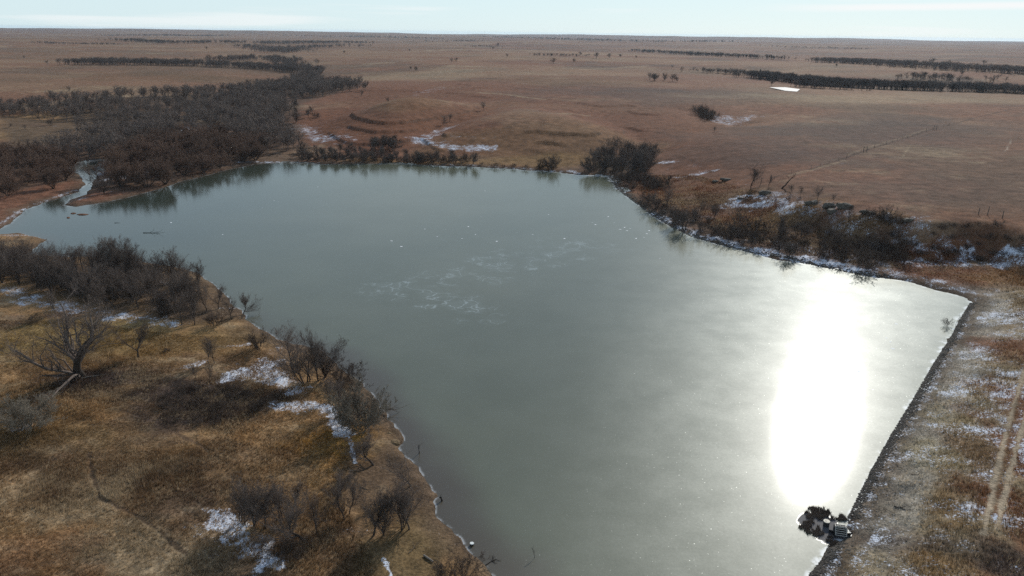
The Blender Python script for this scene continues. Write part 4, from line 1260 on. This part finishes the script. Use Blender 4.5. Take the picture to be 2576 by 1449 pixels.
def grass_material():
    mt, n, l, b = material('dry_grass')
    a = n.new('ShaderNodeAttribute')
    a.attribute_name = 'col'
    l.new(a.outputs['Color'], b.inputs['Base Color'])
    b.inputs['Roughness'].default_value = .8
    b.inputs['Specular IOR Level'].default_value = .1
    t = n.new('ShaderNodeBsdfTranslucent')
    l.new(a.outputs['Color'], t.inputs['Color'])
    ms = n.new('ShaderNodeMixShader')
    ms.inputs['Fac'].default_value = .4
    l.new(b.outputs[0], ms.inputs[1])
    l.new(t.outputs[0], ms.inputs[2])
    l.new(ms.outputs[0], n['Material Output'].inputs['Surface'])
    return mt
M_GRASS = grass_material()
tufts('dry_grass', [(-150, 800), (200, 810), (430, 840), (620, 850), (800, 990), (880, 1100), (880, 1200), (860, 1260), (950, 1449), (900, 1560), (-150, 1560)], 150000, 601, .25, .62, .035, nb=4)
tufts('dry_grass', [(2470, 745), (2380, 930), (2250, 1150), (2150, 1320), (2090, 1440), (2070, 1560), (2750, 1560), (2750, 745)], 60000, 602, .22, .6, .035, nb=4)
tufts('dry_grass', [(1640, 440), (1750, 440), (1900, 480), (2100, 540), (2300, 580), (2500, 600), (2700, 640), (2700, 740), (2450, 735), (2240, 690), (2000, 640), (1700, 550), (1560, 470)], 60000, 603, .3, .8, .06, nb=3)

def stones(name, line, spread, n, smin, smax, seed, mat, off=0.0):
    rng = np.random.default_rng(seed)
    pts = [P(*p) for p in line]
    ln = np.array([np.linalg.norm(pts[k + 1] - pts[k]) for k in range(len(pts) - 1)])
    cum = np.concatenate([[0], np.cumsum(ln)])
    s = rng.uniform(0, cum[-1], n)
    k = np.clip(np.searchsorted(cum, s) - 1, 0, len(ln) - 1)
    t = (s - cum[k]) / ln[k]
    A, B = np.array(pts)[k], np.array(pts)[k + 1]
    nrm = np.stack([(B - A)[:, 1], -(B - A)[:, 0]], 1) / ln[k][:, None]
    p = A + (B - A) * t[:, None] - nrm * (np.abs(rng.normal(0, spread, n)) * 1.0 + off - .35)[:, None]
    z = np.maximum(gh(p[:, 0], p[:, 1]), 0)
    base = np.array([(1, 0, 0), (-1, 0, 0), (0, 1, 0), (0, -1, 0), (0, 0, 1), (0, 0, -1)], float)
    tri = np.array([(0, 2, 4), (2, 1, 4), (1, 3, 4), (3, 0, 4), (2, 0, 5), (1, 2, 5), (3, 1, 5), (0, 3, 5)])
    sz = rng.uniform(smin, smax, (n, 1, 1)) * rng.uniform(.6, 1.4, (n, 6, 1))
    a = rng.uniform(0, 6.28, n)
    v = base[None] * sz * np.array([1, 1, .6])
    vx = v[..., 0] * np.cos(a)[:, None] - v[..., 1] * np.sin(a)[:, None]
    vy = v[..., 0] * np.sin(a)[:, None] + v[..., 1] * np.cos(a)[:, None]
    V = np.stack([vx + p[:, 0:1], vy + p[:, 1:2], v[..., 2] + z[:, None] + smin * .2], 2).reshape(-1, 3)
    Fc = (np.arange(n)[:, None, None] * 6 + tri[None]).reshape(-1, 3)
    link(np_mesh(name, V, Fc, mat), name, kind='stuff')

M_RIPRAP = simple_mat('riprap_stone', (0.105, 0.090, 0.074), scale=.6, var=.7)
stones('riprap', [(2445, 762), (2420, 803), (2395, 852), (2350, 922), (2300, 1010), (2250, 1092), (2200, 1182), (2152, 1278), (2140, 1305)], 0.62, 7000, .07, .20, 611, M_RIPRAP)
stones('riprap', [(2110, 1362), (2088, 1385), (2080, 1410), (2060, 1430), (2045, 1449), (1990, 1600)], .7, 2200, .06, .2, 612, M_RIPRAP)
stones('riprap', [(1540, 458), (1560, 480), (1600, 510), (1640, 540), (1690, 570), (1740, 595), (1800, 612), (1900, 638), (2020, 661), (2160, 691), (2240, 701)], 1.2, 1800, .12, .4, 613, M_RIPRAP)

stones('gravel', [(2445, 762), (2420, 803), (2395, 852), (2350, 922), (2300, 1010), (2250, 1092), (2200, 1182), (2152, 1278), (2140, 1305), (2110, 1362), (2080, 1410), (2045, 1449)], 4.5, 9000, .03, .10, 614, simple_mat('pale_gravel', (.22, .195, .16), scale=.8, var=.6), .6)
# boulders on the bluff
def boulder(px, py, sx, sy, sz, seed, label):
    import bmesh
    rng = random.Random(seed)
    bm = bmesh.new()
    bmesh.ops.create_icosphere(bm, subdivisions=3, radius=1)
    a = np.array([v.co[:] for v in bm.verts])
    nz = fbm(a[:, 0] * 1.5 + seed, a[:, 1] + a[:, 2] * .9, .7, seed, 4, .65)
    for v, k in zip(bm.verts, nz):
        c = v.co
        for i_ in range(3):      # flattened, blocky
            c[i_] = math.copysign(abs(c[i_]) ** .65, c[i_])
        v.co = Vector((c.x * sx, c.y * sy, c.z * sz)) * .8 * (1 + .34 * float(k))
    me_ = bpy.data.meshes.new('boulder')
    bm.to_mesh(me_)
    bm.free()
    me_.materials.append(M_ROCK)
    q = G(px, py)
    o = link(me_, 'boulder', label=label, category='boulder', group='boulders on the bluff')
    o.location = (q[0], q[1], q[2] + sz * .3)
    o.rotation_euler = (rng.uniform(-.1, .1), rng.uniform(-.1, .1), rng.uniform(-.5, .5))
for args in ((1827, 453, 3.0, 1.6, .7, 1, 'long flat slab of limestone at the left end of the bluff'), (1800, 458, 1.3, 1.0, .7, 2, 'small squarish rock left of the long slab'),
             (1925, 488, 2.4, 1.5, 1.1, 3, 'dark boulder on top of the bright snow face'), (2040, 513, 2.6, 1.4, 1.0, 4, 'boulder with a brown grassy top under the rounded rim tree'),
             (2086, 522, 2.6, 1.6, 1.3, 5, 'large grey boulder on the bluff, left of the two largest'), (2124, 523, 2.6, 1.7, 1.4, 6, 'large grey boulder on the bluff, right of the two largest'),
             (2092, 534, 2.0, 1.3, 1.0, 7, 'pale boulder lying below the two largest'), (2184, 537, 2.8, 1.3, .8, 8, 'long dark ledge block left of the broad rim bush'),
             (1862, 500, 1.2, .9, .5, 9, 'low dark rock at the left corner of the snow face'), (2285, 560, 1.8, 1.1, .7, 10, 'small dark block right of the broad rim bush')):
    boulder(*args)

# ------------------------------------------------------------------ driftwood, snags, small things
def stick_mesh(name, seed, mat, L_=4.0, r=.1, n=5, flat=True, spread=.7):
    rng = random.Random(seed)
    segs = []
    def go(p, d, Ln, r0, lev):
        k_ = 5 if lev == 0 else 4
        for k in range(k_):
            d = unit(d + np.array([rng.gauss(0, .14), rng.gauss(0, .14), rng.gauss(0, .08)]))
            q = p + d * Ln / k_
            r1 = r0 * (1 - .75 * (k + 1) / k_)
            segs.append((p, q, r0 * (1 - .75 * k / k_), r1, 1 if lev < 2 else 2))
            p = q
            if lev < 2 and k >= 1:
                for _ in range(n if lev == 0 and k == 2 else 1):
                    go(p, unit(tilt(rng, d, spread * rng.uniform(.5, 1.2)) * np.array([1, 1, .5 if flat else 1.2])), Ln * rng.uniform(.3, .55), r1 * .7 + .01, lev + 1)
    go(np.zeros(3), np.array([1., 0, .05]) if flat else np.array([.1, 0, 1.]), L_, r, 0)
    return segs_mesh(name, segs, mat, .02, 9)

def drift(name, cat, px, py, seed, mat, label, L_, r, rz, z=.05, n=4, flat=True, spread=.7):
    q = G(px, py)
    o = link(stick_mesh(name, seed, mat, L_, r, n, flat, spread), name, label=label, category=cat)
    o.location = (q[0], q[1], max(q[2], 0) + z)
    o.rotation_euler = (0, 0, rz)
drift('driftwood', 'driftwood', 942, 1032, 1, M_WOOD, 'bleached fallen tree with forked limbs reaching from the eroded bank over the ice', 3.6, .13, -.2, .35, 5)
drift('driftwood', 'driftwood', 360, 586, 2, M_DARKWOOD, 'dark forked branch lying in the open water', 5.0, .09, .05, .1, 2)
drift('driftwood', 'driftwood', 288, 561, 3, M_DARKWOOD, 'short dark log floating in the open water left of the forked branch', 3.0, .09, -.02, .05, 1)
drift('driftwood', 'driftwood', 880, 1185, 4, M_WOOD, 'short log on the bare mud between the leaning tree and the shoreline tree', 1.6, .10, -.15, .08, 1)
drift('driftwood', 'driftwood', 905, 1225, 5, M_WOOD, 'scattered thin branch on the mud beside the grove', 2.6, .05, -.3, .05, 4)
drift('driftwood', 'driftwood', 1028, 1392, 6, M_WOOD, 'bent bleached stick on the grass below the shadowed row', 1.8, .05, 1.2, .06, 1)
drift('driftwood', 'driftwood', 205, 955, 7, M_PALE, 'pale fallen limb at the foot of the widest tree', 4.5, .14, .5, .25, 2)
drift('driftwood', 'driftwood', 2250, 1275, 8, M_DARKWOOD, 'dark plank-like log on the dam slope', 1.9, .09, -1.1, .1, 0)
drift('driftwood', 'driftwood', 2290, 1195, 9, M_WOOD, 'grey stick on the dam between the snow streaks', 2.2, .06, -.4, .1, 1)
drift('driftwood', 'driftwood', 1008, 1262, 10, M_WOOD, 'grey branch lying near the shoreline tree', 1.8, .05, .4, .06, 1)
drift('dead_snag', 'snag', 1055, 1140, 11, M_DARKWOOD, 'small black forked snag standing in the ice off the bank', 1.25, .08, .4, -.05, 2, False, .45)
drift('dead_snag', 'snag', 1345, 1403, 12, M_DARKWOOD, 'faint thin twig sticking out of the ice far from the bank', 1.0, .025, 0, -.05, 1, False, .3)
drift('stump', 'stump', 1112, 1260, 13, M_DARKWOOD, 'rotten dark stump in the ice by the small headland', .7, .16, 1.0, -.05, 4, False, .9)
drift('brush_pile', 'brush', 1222, 1422, 14, M_DARKWOOD, 'dark brush heap in the ice edge at the bottom of the bank', 1.6, .08, .7, .05, 6, True, 1.1)
drift('dead_snag', 'snag', 903, 962, 15, M_DARKWOOD, 'short dark root snag at the water right of the shore clump', 1.3, .11, .3, 0, 3, False, .7)
drift('dead_snag', 'snag', 2404, 822, 16, M_DARKWOOD, 'thin forked stick standing at the dam edge', 2.2, .05, .3, 0, 1, False, .4)

# log with pale cut end lying on the grass
def tube(p0, p1, r0, r1, sides=12):
    p0, p1 = np.array(p0, float), np.array(p1, float)
    d = unit(p1 - p0)
    u = unit(np.cross(d, np.array([0, 0, 1.]) if abs(d[2]) < .9 else np.array([1., 0, 0])))
    w = np.cross(d, u)
    return p0, p1, r0, r1, u, w, sides
class MB:
    def __init__(self):
        self.v, self.f = [], []
    def tube(self, p0, p1, r0, r1, sides=12):
        p0, p1, r0, r1, u, w, s = tube(p0, p1, r0, r1, sides)
        b = len(self.v)
        for c, r in ((p0, r0), (p1, r1)):
            for k in range(s):
                a = 2 * math.pi * k / s
                self.v.append(tuple(c + (u * math.cos(a) + w * math.sin(a)) * r))
        for k in range(s):
            k2 = (k + 1) % s
            self.f.append((b + k, b + k2, b + s + k2, b + s + k))
        self.f.append(tuple(b + k for k in range(s))[::-1])
        self.f.append(tuple(b + s + k for k in range(s)))
        return self
    def box(self, c, s, rot=None):
        b = len(self.v)
        for dx in (-.5, .5):
            for dy in (-.5, .5):
                for dz in (-.5, .5):
                    q = Vector((dx * s[0], dy * s[1], dz * s[2]))
                    if rot is not None:
                        q = rot @ q
                    self.v.append((c[0] + q.x, c[1] + q.y, c[2] + q.z))
        for f in ((0, 1, 3, 2), (4, 6, 7, 5), (0, 4, 5, 1), (2, 3, 7, 6), (0, 2, 6, 4), (1, 5, 7, 3)):
            self.f.append(tuple(b + k for k in f))
        return self
    def prism(self, pts, y0, y1):
        """outline in x,z pushed from y0 to y1"""
        b, n = len(self.v), len(pts)
        for y in (y0, y1):
            for x, z in pts:
                self.v.append((x, y, z))
        for k in range(n):
            k2 = (k + 1) % n
            self.f.append((b + k, b + k2, b + n + k2, b + n + k))
        self.f.append(tuple(b + k for k in range(n))[::-1])
        self.f.append(tuple(b + n + k for k in range(n)))
        return self
    def build(self, name, mat, parent=None, bevel=0.0):
        me_ = bpy.data.meshes.new(name)
        me_.from_pydata(self.v, [], self.f)
        me_.materials.append(mat)
        o = link(me_, name, parent)
        if bevel:
            bv = o.modifiers.new('bevel', 'BEVEL')
            bv.width, bv.segments = bevel, 2
        return o
def thing(name, x, y, z, rz, label, cat, group=None):
    o = bpy.data.objects.new(name, None)
    COL.objects.link(o)
    o.location, o.rotation_euler = (x, y, z), (0, 0, rz)
    o['label'], o['category'] = label, cat
    if group:
        o['group'] = group
    return o

q = G(1078, 1407)
lg = MB().tube((-.85, 0, .12), (.85, 0, .14), .13, .11, 14).build('log', M_PALE, None, .02)
lg.location, lg.rotation_euler = (q[0], q[1], q[2]), (0, 0, -.75)
lg['label'], lg['category'] = 'short pale log with a cut end on the grass near the bottom bushes', 'log'

# round white lid and stand of the float near the left bank
q = P(1187, 1371)
t = thing('buoy', q[0], q[1], 0, .3, 'small white round buoy frozen into the ice near the left bank', 'buoy')
MB().tube((0, 0, -.1), (0, 0, .22), .22, .24, 20).build('float', M_DARKWOOD, t)
MB().tube((0, 0, .222), (0, 0, .30), .27, .25, 24).build('cap', M_WHITE, t, .015)

# outlet works: manhole drum and trash rack
q = P(2078, 1322)
t = thing('manhole', q[0], q[1], 0, .2, 'round dark drum with a pale flat lid standing in the ice beside the outlet', 'manhole')
MB().tube((0, 0, -.2), (0, 0, .62), .38, .38, 28).build('drum', M_CONC, t, .01)
ld = MB().tube((0, 0, .622), (0, 0, .70), .42, .41, 28).build('lid', M_LID, t, .015)
MB().box((-.12, 0, .715), (.06, .14, .026)).build('handle', M_CONC, ld)

q = P(2113, 1345)
t = thing('outlet_intake', q[0], q[1], 0, rad(-14), 'dark concrete outlet box with slanting pale bar screen at the dam foot', 'intake')
# side walls with a slanting front
prof = [(-.75, -.3), (.72, -.3), (.72, .95), (.1, .95), (-.75, .25)]
for sx in (-.72, .72):
    w = MB()
    b0 = [(p_[0], p_[1]) for p_ in prof]
    w.prism(b0, -.05, .05)
    o = w.build('side_wall', M_CONC, t, .01)
    o.location, o.rotation_euler = (sx, 0, 0), (0, 0, rad(90))
MB().box((0, .70, .325), (1.33, .10, 1.25)).build('back_wall', M_CONC, t, .01)
for sx in (-1, 1):
    o = MB().box((0, 0, 0), (.62, .07, .85)).build('wing_wall', M_CONC, t, .01)
    o.location, o.rotation_euler = (sx * 1.06, .05, .25), (rad(38), 0, rad(sx * 14))
def rack(name, w, h, nbar, r, mat, parent, cols=0):
    o = MB()
    for k in range(nbar):
        y = h * k / (nbar - 1)
        o.box((0, 0, y), (w, r, r))
    for sx in (-.5, .5):
        o.box((sx * w + (r / 2 if sx > 0 else -r / 2), 0, h / 2), (r, r * 1.2, h + r))
    for k in range(cols):
        o.box((-.5 * w + w * (k + 1) / (cols + 1), r * .9, h / 2), (r * .7, r * .7, h))
    return o.build(name, mat, parent)
o = rack('bar_screen', 1.22, 1.08, 5, .065, M_GALV, t)
o.location, o.rotation_euler = (0, -.73, .35), (rad(-50), 0, 0)
o = rack('top_grate', 1.2, .62, 3, .055, M_GALV, t, 3)
o.location, o.rotation_euler = (0, .1, 1.0), (rad(-90), 0, 0)
o = rack('lower_screen', 1.1, .5, 3, .06, M_CONC, t, 2)
o.location = (0, -.88, -.15)

# dead reeds round the outlet
def reed_mesh(seed, rx, ry, n=900):
    rng = np.random.default_rng(seed)
    a = rng.uniform(0, 6.283, n)
    rr_ = np.sqrt(rng.random(n)) * (1 + .18 * np.sin(a * 3 + seed) + .1 * np.sin(a * 7))
    x, y = rr_ * rx * np.cos(a), rr_ * ry * np.sin(a)
    clump = fbm(x, y, .5, seed, 2)
    k = clump > -.12
    x, y = x[k], y[k]
    n = len(x)
    h = rng.uniform(.12, .42, n)
    w = .038
    az, la, ln = rng.uniform(0, 6.283, n), rng.uniform(0, 6.283, n), rng.uniform(.05, .3, n)
    V = np.stack([np.stack([x - w * np.cos(az), y - w * np.sin(az), 0 * x - .02], 1), np.stack([x + w * np.cos(az), y + w * np.sin(az), 0 * x - .02], 1), np.stack([x + ln * np.cos(la), y + ln * np.sin(la), h], 1)], 1).reshape(-1, 3)
    return np_mesh('reed_clump', V, np.arange(3 * n).reshape(-1, 3), M_REED)
for px, py, rx, ry, lab in ((2058, 1294, 1.7, 1.45, 'large dark reed clump in the ice behind the round drum'), (2040, 1330, 1.3, 1.5, 'dark reed clump in the ice left of the round drum'),
                            (2096, 1375, 1.1, 1.8, 'dark reed clump along the shore in front of the outlet'), (2128, 1304, 1.3, .8, 'narrow dark reed clump between the outlet and the dam'), (2072, 1287, .9, .8, 'small dark reed clump at the back of the outlet pool')):
    q = P(px, py)
    link(reed_mesh(int(px), rx, ry, int(1500 * rx * ry)), 'reed_clump', label=lab, category='reeds', group='reed clumps round the outlet').location = (q[0], q[1], 0.01)

# overhanging sod where the bank has slumped
def sod(px, py, sx, sy, seed, label):
    import bmesh
    bm = bmesh.new()
    bmesh.ops.create_icosphere(bm, subdivisions=4, radius=1)
    a = np.array([v.co[:] for v in bm.verts])
    nz = fbm(a[:, 0] + seed, a[:, 1] + a[:, 2], .5, seed, 4)
    for v, k in zip(bm.verts, nz):
        v.co = Vector((v.co.x * sx, v.co.y * sy, math.copysign(abs(v.co.z) ** .6, v.co.z) * .35)) * (1 + .22 * float(k))
    me_ = bpy.data.meshes.new('sod_clump')
    bm.to_mesh(me_)
    bm.free()
    me_.materials.append(M_MUD)
    q = G(px, py)
    link(me_, 'sod_clump', label=label, category='turf').location = (q[0], q[1], .25)
sod(992, 1112, .85, .75, 3, 'slumped grassy sod block hanging over the ice edge')
sod(978, 1090, .55, .5, 5, 'smaller sod lump on the bank above the slumped block')

# scattered white frost flowers on the ice
def fleck_mesh(seed):
    rng = random.Random(seed)
    n = 9
    v = [(0, 0, .03)] + [((1 + rng.uniform(-.3, .3)) * math.cos(6.283 * k / n), (1 + rng.uniform(-.3, .3)) * .8 * math.sin(6.283 * k / n), 0) for k in range(n)]
    me_ = bpy.data.meshes.new('snow_fleck')
    me_.from_pydata(v, [], [(0, 1 + k, 1 + (k + 1) % n) for k in range(n)])
    me_.materials.append(M_FLECK)
    return me_
M_FLECK = simple_mat('frost', (0.85, 0.87, 0.88), rough=.7, scale=2, var=.06)
FL = [fleck_mesh(k) for k in range(3)]
spots = [(742, 500), (700, 508), (660, 523), (690, 505), (985, 606), (1069, 576), (1121, 577), (1162, 600), (1300, 584), (1100, 595), (1178, 570), (1250, 607), (1196, 590), (1627, 588), (1620, 597), (1633, 580), (1600, 600), (1585, 575), (1560, 577), (1577, 580), (1571, 572), (1498, 565), (1545, 560), (1490, 560), (1420, 600), (1340, 590),
         (2280, 828), (2255, 815), (2240, 860), (2246, 877), (2230, 850), (2160, 935), (2110, 770), (1530, 545), (1010, 620), (905, 560), (1010, 540), (1210, 545), (1380, 540), (1650, 600), (1660, 650), (560, 590), (430, 560), (1220, 480), (800, 470)]
for px, py in spots:
    q = P(px, py)
    o = link(random.choice(FL), 'snow_fleck', label='tiny white snow fleck lying out on the open ice', category='snow fleck', group='snow flecks on the ice')
    s = random.uniform(.13, .42)
    o.location, o.scale, o.rotation_euler = (q[0], q[1], .006), (s, s * .9, 1), (0, 0, random.uniform(0, 6))

# ------------------------------------------------------------------ fences on the plateau
def fence(line, step, label, hpost=1.25, braces=()):
    pts = [G(*p) for p in line]
    t_ = thing('wire_fence', pts[0][0], pts[0][1], pts[0][2], 0, label, 'fence')
    org = pts[0]
    tops = []
    for k in range(len(pts) - 1):
        a, b = pts[k], pts[k + 1]
        ln = math.hypot(b[0] - a[0], b[1] - a[1])
        n = max(1, int(ln / step))
        for i_ in range(n + (k == len(pts) - 2)):
            f = i_ / n
            x, y = a[0] + (b[0] - a[0]) * f, a[1] + (b[1] - a[1]) * f
            z = hz(x, y)
            tops.append((x, y, z))
            r = .05 if i_ % 4 else .09
            MB().tube((x - org[0], y - org[1], z - org[2] - .3), (x - org[0], y - org[1], z - org[2] + hpost + (0 if i_ % 4 else .2)), r, r * .9, 6).build('post', M_POST, t_)
    w = MB()
    for zz in (.5, .85, 1.15):
        for a, b in zip(tops[:-1], tops[1:]):
            w.tube((a[0] - org[0], a[1] - org[1], a[2] - org[2] + zz), (b[0] - org[0], b[1] - org[1], b[2] - org[2] + zz), .012, .012, 3)
    w.build('wire', M_POST, t_)
fence([(1897, 459), (1940, 449), (2040, 425), (2130, 396), (2230, 362), (2330, 330), (2400, 312)], 9, 'long wire fence running away across the brown plateau from the bluff rim')
def brace(px, py, hm, label):
    q = G(px, py)
    t_ = thing('brace_posts', q[0], q[1], q[2], .3, label, 'fence post')
    for sx in (-.9, .9):
        MB().tube((sx, 0, -.3), (sx + .08, 0, hm), .13, .11, 8).build('post', M_POST, t_)
    MB().tube((-.86, 0, hm * .72), (.92, 0, hm * .72), .07, .07, 8).build('rail', M_POST, t_)
brace(2176, 381, 2.3, 'wooden double post brace on the long fence, the nearer one')
brace(2352, 326, 2.5, 'wooden double post brace on the long fence, the farther one')
for px, py, hm, lab in ((2461, 539, 2.0, 'leaning wooden post above the right bluff, leftmost of three'), (2484, 541, 2.6, 'tallest wooden post above the right bluff, middle of three'), (2521, 549, 2.2, 'wooden post above the right bluff, rightmost of three'), (1914, 462, 2.2, 'wooden corner post beside the tallest rim tree'), (1938, 456, 2.4, 'wooden fence post right of the corner post on the rim')):
    q = G(px, py)
    o = MB().tube((0, 0, -.3), (.12, .05, hm), .12, .10, 8).build('fence_post', M_POST)
    o.location = q
    o['label'], o['category'], o['group'] = lab, 'fence post', 'wooden posts on the bluff'

# small stock pond beyond the plateau
pts = [G(1935, 222), G(1975, 229), (G(2005, 231)), G(2012, 227), G(1975, 223)]
me = bpy.data.meshes.new('pond_ice')
zz = max(p[2] for p in pts) + .25
cpt = sum(np.array(p) for p in pts) / len(pts)
me.from_pydata([(p[0], p[1], zz) for p in pts], [], [tuple(range(len(pts)))])
me.materials.append(simple_mat('pond_ice', (.26, .28, .28), rough=.6, var=.1, spec=.1))
link(me, 'pond_ice', kind='structure')

# ------------------------------------------------------------------ air
hb = MB().box((0, 5000, 31), (36000, 26000, 72))
mt = bpy.data.materials.new('haze')
mt.use_nodes = True
n_ = mt.node_tree.nodes
n_.remove(n_['Principled BSDF'])
pv = n_.new('ShaderNodeVolumePrincipled')
pv.inputs['Color'].default_value = (0.62, 0.81, 1.0, 1)
pv.inputs['Density'].default_value = 2.6e-5
pv.inputs['Anisotropy'].default_value = 0.3
mt.node_tree.links.new(pv.outputs[0], n_['Material Output'].inputs['Volume'])
o = hb.build('haze', mt)
o['kind'] = 'stuff'
